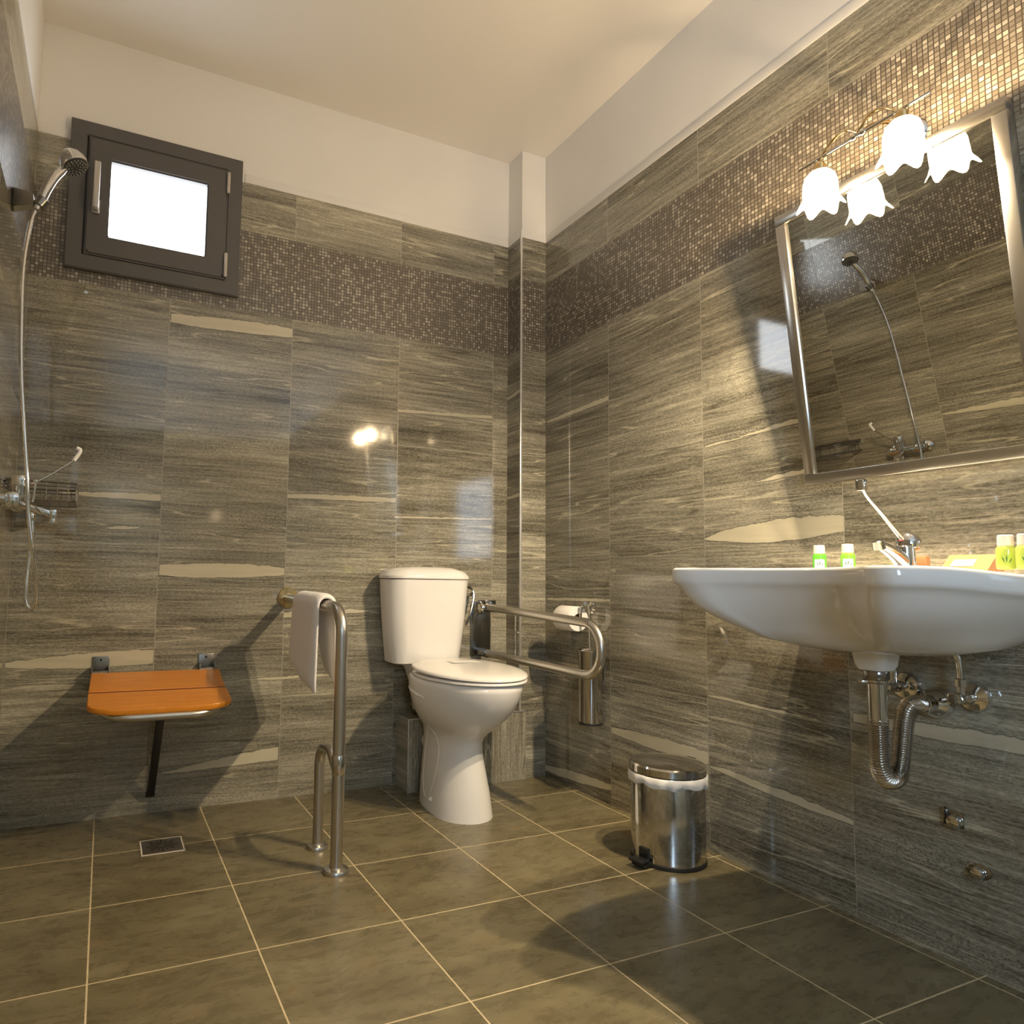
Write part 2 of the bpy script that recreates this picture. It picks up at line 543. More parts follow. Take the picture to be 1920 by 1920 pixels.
def fillet(pts, rad, m=8):
    """polyline with rounded corners"""
    P = [Vector(p) for p in pts]
    out = [P[0]]
    for i in range(1, len(P) - 1):
        a, b, c = P[i - 1], P[i], P[i + 1]
        u, v = (a - b).normalized(), (c - b).normalized()
        ang = u.angle(v)
        t = rad / math.tan(ang / 2)
        t = min(t, (a - b).length * .499, (c - b).length * .499)
        r = t * math.tan(ang / 2)
        cen = b + (u + v).normalized() * (r / math.sin(ang / 2))
        p0, p1 = b + u * t, b + v * t
        w0, w1 = p0 - cen, p1 - cen
        th = w0.angle(w1)
        for k in range(m + 1):
            f = k / m
            out.append(cen + (w0 * math.sin((1 - f) * th) + w1 * math.sin(f * th)) / math.sin(th))
    out.append(P[-1])
    return out

def BM(): return bmesh.new()

def rrect(cx, cy, hx, hy, r, z, n=6):
    """rounded rectangle ring in the xy-plane"""
    out = []
    for sx, sy, a0 in ((1, 1, 0), (-1, 1, 90), (-1, -1, 180), (1, -1, 270)):
        for k in range(n + 1):
            a = math.radians(a0 + 90 * k / n)
            out.append(Vector((cx + sx * (hx - r) + r * math.cos(a), cy + sy * (hy - r) + r * math.sin(a), z)))
    return out

# ================================================================ ROOM
T = 0.12
bm = BM(); box(bm, (L - T, RY - T, -0.1), (W + T, D + T + .1, 0.0))
tag(obj('floor', bm, M_floor, smooth=False), 'brown slate-look floor tiles with cream joints', 'floor', kind='structure')
bm = BM(); box(bm, (L - T, RY - T, CEIL), (W + T, D + T + .1, CEIL + 0.1))
tag(obj('ceiling', bm, M_ceil, smooth=False), 'off-white painted ceiling', 'ceiling', kind='structure')

# window opening in the back wall
WX0, WX1, WZ0, WZ1 = -0.135, 0.362, 1.88, 2.32
def wall_mats(bm, split):
    pass
def wall_boxes(name, mat, pieces, label):
    bm = BM()
    for lo, hi, mi in pieces:
        box(bm, lo, hi, 0, mi)
    return tag(obj(name, bm, [mat, M_plaster], smooth=False), label, 'wall', kind='structure')
wall_boxes('wall_back', M_back, [
    ((L - T, D, 0), (W + T, D + T, WZ0), 0),
    ((L - T, D, WZ0), (WX0, D + T, TT), 0),
    ((WX1, D, WZ0), (W + T, D + T, TT), 0),
    ((L - T, D + .001, TT), (WX0, D + T, CEIL), 1),
    ((WX1, D + .001, TT), (W + T, D + T, CEIL), 1),
    ((WX0, D + .001, WZ1), (WX1, D + T, CEIL), 1)], 'grey streaked tiled wall with the small window and mosaic band')
wall_boxes('wall_right', M_right, [((W, RY, 0), (W + T, D, TT), 0), ((W + .001, RY, TT), (W + T, D, CEIL), 1)],
           'grey streaked tiled wall behind the basin with mosaic band')
# tall daylit frosted opening in the left wall, behind the camera
RX0, RX1, RZ0, RZ1 = -2.05, -1.15, 1.02, 1.95
wall_boxes('wall_left', M_left, [((L - T, RX1, 0), (L, D, TT), 0), ((L - T, RY, 0), (L, RX0, TT), 0), ((L - T, RX0, 0), (L, RX1, RZ0), 0), ((L - T, RX0, RZ1), (L, RX1, TT), 0),
                                 ((L - T, RY, TT), (L - .001, D, CEIL), 1)], 'grey streaked tiled wall carrying the shower')
wall_boxes('wall_rear', M_back, [((L - T, RY - T, 0), (W + T, RY, TT), 0), ((L - T, RY - T, TT), (W + T, RY - .004, CEIL), 1)], 'tiled wall behind the viewer')
w2 = thing('window_2', (L, -1.6, 1.5), 'daylit frosted window in the left wall behind the viewer', 'window', kind='structure')
bm = BM(); box(bm, (L - .06, RX0 + .03, RZ0 + .03), (L - .05, RX1 - .03, RZ1 - .03)); obj('pane', bm, M_reardoor, w2, False)
bm = BM()
for lo, hi in (((L - .08, RX0, RZ0), (L - .02, RX0 + .03, RZ1)), ((L - .08, RX1 - .03, RZ0), (L - .02, RX1, RZ1)),
               ((L - .08, RX0 + .03, RZ0), (L - .02, RX1 - .03, RZ0 + .03)), ((L - .08, RX0 + .03, RZ1 - .03), (L - .02, RX1 - .03, RZ1))):
    box(bm, lo, hi)
obj('window_frame', bm, M_grey, w2, False)

# corner column
bm = BM(); box(bm, (CX, D - CD, 0), (W - .0005, D - .0005, TT - .0005)); 
for f in bm.faces:
    f.material_index = 1 if abs(f.normal.x) > .5 else 0
tag(obj('column', bm, [M_column, M_column_side], smooth=False), 'narrow tiled column in the back right corner', 'column', kind='structure')
bm = BM(); box(bm, (CX + .004, D - CD + .001, TT), (W - .0005, D - .0005, CEIL - .0005))
tag(obj('column_head', bm, M_plaster, smooth=False), 'white plastered top of the corner column', 'column', kind='structure')
bm = BM(); box(bm, (CX - .003, D - CD - .003, 0), (CX + .006, D - CD + .006, TT), .002)
tag(obj('trim_1', bm, M_grout), 'thin pale metal edge strip on the corner column', 'trim', kind='structure')
# plaster lip just above the tiles
bm = BM()
for lo, hi in (((WX1 + .05, D - .0018, TT), (CX, D + .004, TT + .034)), ((L, D - .0018, TT), (WX0 - .05, D + .004, TT + .034)),
               ((CX - .0018, D - CD - .0018, TT), (W, D - CD + .005, TT + .034)), ((CX - .0018, D - CD, TT), (CX + .005, D, TT + .034)),
               ((W - .0018, RY, TT), (W + .005, D - CD, TT + .034)), ((L - .005, RY, TT), (L + .0018, D, TT + .034))):
    box(bm, lo, hi, .0015)
tag(obj('trim_2', bm, M_plaster), 'slim plaster lip along the top of the tiling', 'trim', kind='structure')
# tiled boxing behind the toilet
bm = BM(); box(bm, (1.076, 2.428, 0), (1.60, D - .0005, 0.272), .0)
tag(obj('trim_3', bm, M_boxing, smooth=False), 'low tiled pipe boxing behind the toilet foot', 'boxing', kind='structure')
bm = BM(); box(bm, (1.0735, 2.425, 0), (1.0775, 2.43, 0.2745), .001); box(bm, (1.0735, 2.425, 0.2705), (1.60, 2.43, 0.2745), .001)
box(bm, (1.0735, 2.425, 0.2705), (1.0775, D, 0.2745), .001)
tag(obj('trim_4', bm, M_grout), 'pale edge strip on the pipe boxing', 'trim', kind='structure')

# ---------------------------------------------------------------- window
wn = thing('window_1', (0.112, D, 2.1), 'small dark taupe tilting window with bright frosted pane', 'window', kind='structure')
def ringframe(bm, x0, x1, z0, z1, t, y0, y1, bev=0.003):
    n = 4
    outer = [(x0, z0), (x1, z0), (x1, z1), (x0, z1)]
    inner = [(x0 + t, z0 + t), (x1 - t, z0 + t), (x1 - t, z1 - t), (x0 + t, z1 - t)]
    A = [[bm.verts.new((x, y, z)) for x, z in rg] for rg, y in ((outer, y1), (outer, y0), (inner, y0), (inner, y1))]
    for i in range(4):
        a, b = A[i], A[(i + 1) % 4]
        for k in range(4):
            bm.faces.new((a[k], a[(k + 1) % 4], b[(k + 1) % 4], b[k]))
    if bev:
        bmesh.ops.bevel(bm, geom=[e for e in bm.edges if abs(e.verts[0].co.y - y0) < 1e-5 and abs(e.verts[1].co.y - y0) < 1e-5], offset=bev, segments=2, affect='EDGES')
bm = BM(); ringframe(bm, -0.178, 0.401, 1.837, 2.364, 0.052, D - .022, D + .06); obj('window_frame', bm, M_grey, wn)
bm = BM(); ringframe(bm, -0.128, 0.351, 1.887, 2.314, 0.008, D - .012, D + .05, 0); obj('gasket', bm, M_gasket, wn)
bm = BM(); ringframe(bm, -0.120, 0.348, 1.890, 2.308, 0.073, D - .030, D + .045, .006); obj('sash', bm, M_grey, wn)
bm = BM(); box(bm, (-0.058, D - .006, 1.955), (0.286, D + .002, 2.245)); obj('pane', bm, M_daypane, wn, False)
bm = BM(); box(bm, (-.102, D - .036, 2.035), (-.076, D - .028, 2.085), .003)
box(bm, (-.098, D - .060, 2.038), (-.080, D - .036, 2.056), .003)
box(bm, (-.099, D - .066, 2.040), (-.079, D - .052, 2.205), .004)
obj('window_handle', bm, M_handle, wn)
for z0, z1 in ((2.215, 2.295), (1.895, 1.985)):
    bm = BM(); lathe(bm, [(.006, 0), (.0065, .01), (.0065, z1 - z0 - .01), (.006, z1 - z0)], (.349, D - .036, z0), n=14)
    box(bm, (.343, D - .034, z0 + .01), (.355, D - .026, z1 - .01), .001)
    obj('hinge', bm, M_handle, wn)

# ================================================================ BASIN
BY = 0.935
rim_pts = [(0.0, .295), (.10, .31), (.22, .318), (.34, .315), (.44, .298), (.505, .268), (.548, .236), (.543, .195), (.508, .155), (.478, .11), (.458, .06), (.45, 0)]
full = rim_pts + [(d, -y) for d, y in rim_pts[-2::-1]]
curve = spline([(W - d, BY + y, 0) for d, y in full], 6)
CB = Vector((W - .215, BY, 0))
def rim_ring(s, z, c2=None, ell=None, k=0.0):
    """outline shrunk by s towards the bowl centre, blended by k into an ellipse"""
    out = []
    for p in curve:
        q_ = Vector((CB.x + (p.x - CB.x) * (1 - s), CB.y + (p.y - CB.y) * (1 - s), z))
        if ell:
            a = math.atan2((p.y - CB.y), (p.x - CB.x))
            e = Vector((ell[0] + ell[2] * math.cos(a), ell[1] + ell[3] * math.sin(a), z))
            q_ = q_ * (1 - k) + e * k
        if s < .5 and k < .5:
            d = (W - p.x)
            if d < .12:
                q_.x = W - d - (q_.x - (W - d)) * 0 if d < .001 else q_.x + (W - d - q_.x) * (1 - d / .12)
        out.append(q_)
    return out
ba = thing('washbasin', (W, BY, .836), 'large white ceramic washbasin with wing-like rim on the right wall', 'washbasin')
bm = BM()
E1 = (W - .225, BY, .19, .235)
E2 = (W - .225, BY, .13, .15)
E3 = (W - .225, BY, .055, .06)
rings = [rim_ring(.86, .664, ell=E3, k=.9), rim_ring(.62, .672, ell=E2, k=.8), rim_ring(.42, .688, ell=E1, k=.5),
         rim_ring(.29, .708, ell=E1, k=.25), rim_ring(.19, .731, ell=E1, k=.08), rim_ring(.125, .752), rim_ring(.08, .771), rim_ring(.05, .787), rim_ring(.032, .796), rim_ring(.016, .8005), rim_ring(.006, .804),
         rim_ring(0, .809), rim_ring(0, .829), rim_ring(.006, .8345), rim_ring(.016, .8365), rim_ring(.07, .8355), rim_ring(.085, .832),
         rim_ring(.3, .826, ell=(W - .27, BY, .15, .22), k=.85), rim_ring(.36, .806, ell=(W - .27, BY, .14, .205), k=1),
         rim_ring(.5, .76, ell=(W - .26, BY, .115, .17), k=1), rim_ring(.7, .735, ell=(W - .25, BY, .07, .10), k=1), rim_ring(.9, .725, ell=(W - .235, BY, .02, .02), k=1)]
# the rim falls a little towards the side edges near the wall
for rg in rings:
    for p in rg:
        e = min(1, max(0, (abs(p.y - BY) - .16) / .13)) * min(1, max(0, (p.x - (W - .53)) / .22))
        p.z -= .011 * e * e * (3 - 2 * e) * min(1, max(0, (p.z - .76) / .04))
loft(bm, rings)
obj('bowl', bm, M_ceramic, ba, angle=60)
# ceramic collar under the bowl
bm = BM(); c = (W - .222, BY)
loft(bm, [rrect(c[0], c[1], .027, .027, .014, .628), rrect(c[0], c[1], .032, .032, .016, .638), rrect(c[0], c[1], .036, .036, .018, .665), rrect(c[0], c[1], .046, .046, .022, .69)])
obj('drain_collar', bm, M_ceramic, ba)
bm = BM(); lathe(bm, [(.021, 0), (.024, .002), (.02, .005), (0, .005)], (W - .235, BY, .7235), n=24); obj('waste_plug', bm, M_chrome, ba)

# trap
TX = W - .222
tp = thing('bottle_trap_pipe', (TX, BY, .45), 'chrome waste pipe with corrugated flexible U-bend under the basin', 'drain pipe')
bm = BM(); lathe(bm, [(.022, 0), (.024, .004), (.024, .018), (.022, .022)], (TX, BY, .607), n=32); obj('locking_nut', bm, M_chrome_dark, tp)
bm = BM(); lathe(bm, [(.0178, 0), (.0178, .085), (.0205, .088), (.0205, .100), (.018, .102)], (TX, BY, .515), n=32)
lathe(bm, [(.004, 0), (.006, .004), (.006, .014), (.003, .018)], (TX - .015, BY + .008, .603), axis=(-.6, .8, 0), n=12)
obj('tail_pipe', bm, M_chrome, tp)
path = [(TX, BY, .522)] + [(TX, BY, .522 - .012 * i) for i in range(1, 9)]
bx = .043
path = spline([(TX, BY, .525), (TX, BY, .48), (TX, BY, .44), (TX + .008, BY, .415), (TX + .024, BY, .401), (TX + .045, BY, .400), (TX + .062, BY, .413), (TX + .071, BY, .44),
               (TX + .079, BY, .48), (TX + .089, BY, .52), (TX + .103, BY, .541), (TX + .125, BY, .548), (TX + .14, BY, .548)], 10)
# resample by length into narrow rings so that the corrugation is real
pl = [0]
for a_, b_ in zip(path, path[1:]): pl.append(pl[-1] + (b_ - a_).length)
tot = pl[-1]
NR = 72
pts, rs = [], []
for i in range(NR * 6 + 1):
    s_ = tot * i / (NR * 6)
    k = max(j for j in range(len(pl)) if pl[j] <= s_ + 1e-9)
    k = min(k, len(path) - 2)
    f = (s_ - pl[k]) / max(1e-9, pl[k + 1] - pl[k])
    pts.append(path[k].lerp(path[k + 1], f))
    rs.append(.0182 + .0019 * math.cos(2 * PI * (i % 6) / 6))
bm = BM(); tube(bm, pts, rs, 24); obj('corrugated_hose', bm, M_hose, tp, angle=60)
bm = BM(); lathe(bm, [(.034, 0), (.034, .006), (.031, .018), (.022, .028), (.0185, .032), (.0185, .058), (.015, .06)], (W, BY + .006, .546), axis=(-1, 0, 0), n=40)
obj('wall_rosette', bm, M_chrome, tp)

# angle valves
def valve(y, z, label, rise, both):
    t = thing('angle_valve', (W, y, z), label, 'valve', 'chrome angle valves under the basin')
    bm = BM(); lathe(bm, [(.032, 0), (.032, .003), (.028, .010), (.016, .014), (.0125, .016)], (W, y, z), axis=(-1, 0, 0), n=36); obj('rosette', bm, M_chrome, t)
    bm = BM(); lathe(bm, [(.0105, .01), (.0105, .03), (.0135, .031), (.0135, .045), (.0105, .047), (.0105, .065), (.007, .067)], (W, y, z), axis=(-1, 0, 0), n=24)
    lathe(bm, [(.008, 0), (.008, .02), (.0115, .021), (.0115, .036), (.007, .038)], (W - .052, y, z + .004), n=6 if both else 20)
    obj('valve_body', bm, M_chrome, t)
    bm = BM(); lathe(bm, [(.006, 0), (.012, .001), (.014, .006), (.014, .014), (.010, .017)], (W - .066, y, z), axis=(-1, 0, 0), n=8); obj('valve_knob', bm, M_chrome, t)
    bm = BM(); tube(bm, spline([(W - .052, y, z + .04), (W - .052, y, z + .06), (W - .054, y + .005, z + .09), (W - .075, BY + (y - BY) * .6, rise)], 6), .0062, 14)
    obj('supply_tube', bm, M_chrome, t)
valve(.868, .570, 'chrome angle valve with upright supply tube, at the right under the basin', .695, True)
valve(1.006, .575, 'chrome angle valve half hidden behind the waste pipe', .685, False)

# small fittings near the floor
t = thing('wall_fitting', (W, .919, .3), 'small chrome wall cap with upright tab, upper of two under the basin', 'pipe cap', 'chrome caps low on the right wall')
bm = BM(); box(bm, (W - .0025, .900, .285), (W, .936, .318), .001); box(bm, (W - .010, .934, .288), (W - .001, .9365, .324), .0006); obj('back_plate', bm, M_chrome_dark, t)
bm = BM(); lathe(bm, [(.014, 0), (.0145, .012), (.012, .017), (.004, .019)], (W - .002, .914, .299), axis=(-1, 0, 0), n=24); obj('cap', bm, M_chrome, t)
t = thing('wall_fitting', (W, .876, .208), 'small oval chrome wall cap, lower of two under the basin', 'pipe cap', 'chrome caps low on the right wall')
bm = BM(); lathe(bm, [(.020, 0), (.020, .002), (.016, .004)], (W, .876, .208), axis=(-1, 0, 0), n=28)
bmesh.ops.scale(bm, verts=bm.verts, vec=(1, 1.15, .8), space=Matrix.Translation((-W, -.876, -.208))); obj('back_plate', bm, M_chrome_dark, t)
bm = BM(); lathe(bm, [(.012, 0), (.0125, .012), (.010, .017), (.003, .019)], (W - .003, .873, .207), axis=(-1, 0, 0), n=24); obj('cap', bm, M_chrome, t)

# basin tap
tpx = 1.60
tt_ = thing('basin_tap', (tpx, BY, .8355), 'chrome basin mixer tap with long medical lever on the washbasin', 'tap')
bm = BM(); lathe(bm, [(.026, 0), (.026, .004), (.022, .008), (.020, .03), (.019, .055), (.016, .058)], (tpx, BY, .8345), n=32)
obj('tap_body', bm, M_chrome, tt_)
bm = BM(); R_ = spline([(tpx - .004, BY, .853), (tpx - .03, BY, .870), (tpx - .06, BY, .884), (tpx - .085, BY, .892)], 6)
tube(bm, R_, [.017 - .006 * i / (len(R_) - 1) for i in range(len(R_))], 18)
obj('spout', bm, M_chrome, tt_)
bm = BM(); lathe(bm, [(.009, 0), (.0125, .001), (.0125, .018), (.010, .02)], (tpx - .088, BY, .881), axis=(-.25, 0, 1), n=24); obj('aerator', bm, M_chrome_dark, tt_)
bm = BM()
lathe(bm, [(.014, 0), (.023, .004), (.0255, .014), (.024, .024), (.017, .034), (.006, .038)], (tpx + .012, BY, .883), axis=(.15, 0, 1), n=32)
obj('lever_dome', bm, M_chrome, tt_)
lv = BM(); P_ = spline([(tpx - .002, BY, .906), (tpx - .03, BY, .925), (tpx - .08, BY, .963), (tpx - .118, BY, .990), (tpx - .134, BY, 1.008), (tpx - .139, BY, 1.026)], 6)
tube(lv, P_, [.0065 - .0028 * min(1, i / (len(P_) * .5)) for i in range(len(P_))], 12); lev = obj('lever', lv, M_chrome, tt_)
bm = BM(); box(bm, (tpx - .150, BY - .009, 1.004), (tpx - .131, BY + .009, 1.030), .004); obj('finger_grip', bm, M_chrome, lev)
bm = BM(); lathe(bm, [(.0, 0), (.005, .0005), (.005, .002), (0, .0025)], (tpx - .008, BY + .001, .9035), axis=(-1, 0, -.2), n=16); obj('temperature_dot', bm, M_red, tt_)

# ---------------------------------------------------------------- toiletries on the basin
def bottle(x, y, mat, label, ring=True):
    z = .8362
    t = thing('toiletry_bottle', (x, y, z), label, 'toiletry bottle', 'small toiletry bottles on the washbasin')
    bm = BM(); lathe(bm, [(.012, 0), (.0145, .002), (.0150, .006), (.0150, .036), (.0135, .041), (.0115, .043)], (x, y, z), n=28); obj('bottle_body', bm, mat, t)
    bm = BM(); lathe(bm, [(.0112, 0), (.0122, .001), (.0118, .019), (.0105, .0205)], (x, y, z + .043), n=28); obj('cap', bm, M_cap, t)
    # printed label on the side facing the room, with a small dark leaf
    d = Vector((-x, -y, 0)).normalized(); s = Vector((-d.y, d.x, 0))
    bm = BM(); n = 10
    rows = []
    for zz in (.008, .029):
        rows.append([bm.verts.new(Vector((x, y, z + zz)) + (d * math.cos(a) + s * math.sin(a)) * .01535) for a in [math.radians(-42 + 84 * k / n) for k in range(n + 1)]])
    for k in range(n): bm.faces.new((rows[0][k], rows[0][k + 1], rows[1][k + 1], rows[1][k]))
    lb = obj('paper_label', bm, M_label if mat is not M_lime else M_lime, t)
    bm = BM()
    for dx, h, lean in ((-.002, .013, -.0025), (.0005, .016, .0), (.003, .010, .003)):
        vs = [Vector((x, y, z + .011 + f * h)) + (d * math.cos(a) + s * math.sin(a)) * .01565 for f, a in ((0, (dx) / .0155), (.6, (dx + lean - .0011) / .0155), (1, (dx + lean * 1.6) / .0155), (.6, (dx + lean + .0011) / .0155))]
        bm.faces.new([bm.verts.new(v) for v in vs])
    obj('leaf_print', bm, M_fig, lb, False)
bottle(1.575, 1.116, M_green, 'small green bottle with cream cap, leftmost on the washbasin')
bottle(1.575, 1.046, M_green2, 'small leaf-green bottle with cream cap, second from the left on the washbasin')
bottle(1.500, .702, M_lime, 'yellow-green lotion bottle beside the cardboard soap box')
bottle(1.490, .667, M_lime, 'yellow-green lotion bottle at the right edge of the washbasin')
# soap box: a leaning wedge carton
t = thing('soap_box', (1.61, .815, .8365), 'brown cardboard wedge box with white label on the washbasin', 'box')
bm = BM()
tri = lambda y: [(1.588, y, .8363), (1.650, y, .8363), (1.628, y, .871)]
A = [bm.verts.new(p) for p in tri(.862)]; Bv = [bm.verts.new(p) for p in tri(.776)]
bm.faces.new(A).material_index = 1; bm.faces.new(Bv[::-1]).material_index = 1
for k in range(3): bm.faces.new((A[k], Bv[k], Bv[(k + 1) % 3], A[(k + 1) % 3]))
obj('carton', bm, [M_card, M_card_dark], t, False)
bm = BM()
def onface(f, y, e=.0006): return Vector((1.588 + .040 * f - .0007 , y, .8363 + .0347 * f + .0006))
bm.faces.new([bm.verts.new(onface(f, y)) for f, y in ((.28, .847), (.28, .806), (.68, .806), (.68, .847))])
obj('paper_label', bm, M_label, t, False)
bm = BM(); box(bm, (1.652, .922, .8362), (1.668, .958, .871), .001)
tag(obj('carton', bm, M_card_dark, origin=(1.66, .94, .8362)), 'small reddish-brown carton standing behind the basin tap', 'box')

# ================================================================ MIRROR (tilted forward)
mw0, mw1, mh, tilt = .698, 1.212, .715, .092
mb = Vector((W - .012, 0, 1.068))
ang = math.asin(tilt / mh)
mi_ = thing('tilting_mirror', (W, .955, 1.07), 'rectangular mirror in satin silver frame tilted forward over the washbasin', 'mirror')
def mloc(bm):
    # local: x depth towards the room, y along the wall, z up the mirror
    bmesh.ops.rotate(bm, verts=bm.verts, cent=(0, 0, 0), matrix=Matrix.Rotation(-ang, 3, 'Y'))
    bmesh.ops.translate(bm, verts=bm.verts, vec=mb)
fr = .027
bm = BM()
for lo, hi in (((-.032, mw0, 0), (0, mw1, fr)), ((-.032, mw0, mh - fr), (0, mw1, mh)), ((-.032, mw0, fr), (0, mw0 + fr, mh - fr)), ((-.032, mw1 - fr, fr), (0, mw1, mh - fr))):
    box(bm, lo, hi, .002)
mloc(bm); obj('mirror_frame', bm, M_frame, mi_)
bm = BM(); box(bm, (-.024, mw0 + fr - .002, fr - .002), (-.012, mw1 - fr + .002, mh - fr + .002)); mloc(bm); obj('mirror_glass', bm, M_mirror, mi_, False)
bm = BM(); box(bm, (-.012, mw0 + .01, .01), (-.004, mw1 - .01, mh - .01)); mloc(bm); obj('back_panel', bm, M_black, mi_, False)
for y in (.80, 1.11):
    bm = BM(); box(bm, (W - .10, y - .006, 1.70), (W, y + .006, 1.712), .001); obj('tilt_bracket', bm, M_chrome, mi_)
    bm = BM(); box(bm, (W - .014, y - .01, 1.09), (W, y + .01, 1.12), .001); obj('lower_pivot', bm, M_chrome, mi_)

# ================================================================ WALL LAMP
wl = thing('wall_lamp', (W, .94, 1.86), 'two-armed wall lamp with lit flower-shaped glass shades above the mirror', 'wall lamp')
bz = 1.822
bm = BM(); lathe(bm, [(.035, 0), (.035, .006), (.028, .014), (.012, .018)], (W, .94, 1.875), axis=(-1, 0, 0), n=32); obj('wall_rose', bm, M_chrome, wl)
bm = BM(); tube(bm, spline([(W - .012, .94, 1.875), (W - .07, .94, 1.885), (W - .14, .94, 1.865), (1.5, .94, bz - .004)], 8), .0045, 12); obj('stem', bm, M_brass, wl)
bm = BM(); tube(bm, [(1.5, .79, bz - .003), (1.5, 1.084, bz - .009)], .0032, 12)
for y in (.93, .95): lathe(bm, [(0, -.009), (.006, -.007), (.0085, 0), (.006, .007), (0, .009)], (1.5, y, bz - .006), axis=(0, 1, 0), n=16)
obj('cross_bar', bm, M_chrome, wl)
bm = BM(); tube(bm, spline([(1.5, .94, bz), (1.5, .915, bz + .024), (1.5, .885, bz + .022), (1.5, .858, bz - .002), (1.5, .85, bz - .03)], 8), .003, 10)
tube(bm, spline([(1.5, .94, bz), (1.5, .965, bz + .020), (1.5, .995, bz + .018), (1.5, 1.022, bz - .004), (1.5, 1.032, bz - .03)], 8), .003, 10)
obj('arched_arm', bm, M_brass, wl)
for i, (x, y, z) in enumerate(LAMPS):
    bm = BM(); lathe(bm, [(.008, 0), (.013, .004), (.014, .018), (.009, .026), (.004, .03)], (x, y, z + .042), n=24); hold = obj('lamp_holder', bm, M_brass, wl)
    # tulip shade: bell whose lower edge is drawn out into petals
    bm = BM(); n = 48; prof = [(.012, .046), (.023, .043), (.032, .033), (.0365, .017), (.0365, -.001), (.036, -.016), (.041, -.029), (.047, -.037)]
    rg = []
    for j, (r, h) in enumerate(prof):
        f = max(0, (j - 3) / (len(prof) - 4))
        rr = []
        for k in range(n):
            a = 2 * PI * k / n + .3
            lob = math.cos(6 * a)
            rr.append(Vector((x + (r * (1 + .10 * f * lob)) * math.cos(a), y + (r * (1 + .10 * f * lob)) * math.sin(a), z + h - .009 * f * f * lob)))
        rg.append(rr)
    inner = [[Vector((x + (p.x - x) * .95, y + (p.y - y) * .95, p.z + .0005)) for p in rr] for rr in rg][::-1]
    loft(bm, rg + inner, cap0=False, cap1=False)
    sh = obj('glass_shade', bm, M_shade, wl, angle=80)
    bm = BM(); lathe(bm, [(.004, .018), (.009, .012), (.0115, 0), (.009, -.012), (.003, -.018)], (x, y, z), n=20); bu = obj('bulb', bm, M_bulb, wl)
    ld = bpy.data.lights.new('bulb_light', 'POINT'); ld.energy = LAMP_W; ld.color = LAMP_COL; ld.shadow_soft_size = .011
    lo = bpy.data.objects.new('bulb_light', ld); COL.objects.link(lo); lo.parent = wl; lo.location = Vector((x, y, z - .014)) - wl.location

# ================================================================ TOILET
TCX = 1.147
to = thing('toilet', (1.13, 2.2, 0), 'white close-coupled toilet with raised pan against the back wall', 'toilet')
def trap_ring(cx, hx, y0, y1, r, z, hx2=None):
    """rounded plan; front (low y) can be bowed"""
    out = []
    for p in rrect(cx, (y0 + y1) / 2, hx, (y1 - y0) / 2, r, z, 8):
        if p.y < (y0 + y1) / 2:
            k = 1 - ((p.x - cx) / hx) ** 2
            p.y -= .024 * k
        out.append(p)
    return out
bm = BM()
loft(bm, [trap_ring(TCX, .128, 2.418, 2.540, .03, .480), trap_ring(TCX, .140, 2.405, 2.543, .035, .486), trap_ring(TCX, .153, 2.395, 2.546, .055, .55),
          trap_ring(TCX, .165, 2.385, 2.547, .06, .66), trap_ring(TCX, .174, 2.378, 2.548, .06, .802)])
ci = obj('cistern', bm, M_ceramic, to)
bm = BM()
loft(bm, [trap_ring(TCX, .172, 2.380, 2.547, .06, .804), trap_ring(TCX, .178, 2.374, 2.549, .062, .807), trap_ring(TCX, .178, 2.374, 2.549, .062, .816),
          trap_ring(TCX, .165, 2.387, 2.545, .06, .834), trap_ring(TCX, .12, 2.41, 2.53, .045, .848), trap_ring(TCX, .04, 2.44, 2.50, .02, .852)])
li = obj('cistern_lid', bm, M_ceramic, to)
bm = BM(); lathe(bm, [(.026, 0), (.026, .004), (.020, .009), (.012, .0105), (.003, .011)], (TCX + .01, 2.462, .850), n=32); obj('flush_button', bm, M_chrome, li)

bm = BM(); lathe(bm, [(.013, 0), (.013, .002), (.009, .004)], (TCX - .166, 2.44, .765), axis=(-1, 0, 0), n=24); obj('side_plug', bm, M_seatplastic, ci)
PCX = 1.140
def egg(cx, hx, y0, y1, z, n=56, wide=.56, tilt=0.0, p=2.0):
    """egg outline, pointed-ish front at y0"""
    out = []
    for k in range(n):
        a = 2 * PI * k / n
        s, c = math.sin(a), math.cos(a)
        ym = y0 + (y1 - y0) * wide
        y = ym + (y1 - ym) * s if s > 0 else ym + (ym - y0) * s
        xx = hx * math.copysign(abs(c) ** (.82 if s > 0 else 1.0), c)
        out.append(Vector((cx + xx, y, z)))
    return out
# pan and pedestal: one continuous ceramic body
bm = BM()
secs = [  # z, cx, hx, y0, y1, wide
    (.000, 1.165, .104, 2.045, 2.42, .33), (.012, 1.165, .103, 2.047, 2.42, .33), (.08, 1.165, .096, 2.056, 2.42, .34),
    (.16, 1.165, .084, 2.074, 2.42, .35), (.21, 1.166, .077, 2.085, 2.42, .36), (.245, 1.166, .077, 2.083, 2.42, .38),
    (.268, 1.167, .084, 2.070, 2.42, .42), (.288, 1.168, .100, 2.044, 2.42, .45), (.31, 1.170, .122, 2.010, 2.42, .48), (.34, 1.172, .145, 1.975, 2.42, .5),
    (.375, 1.174, .162, 1.945, 2.42, .52), (.41, 1.175, .173, 1.924, 2.42, .54), (.44, 1.176, .179, 1.914, 2.42, .54), (.459, 1.177, .180, 1.912, 2.42, .54), (.464, 1.177, .174, 1.920, 2.415, .54)]
R = [egg(cx, hx, y0, y1, z, wide=wd) for z, cx, hx, y0, y1, wd in secs]
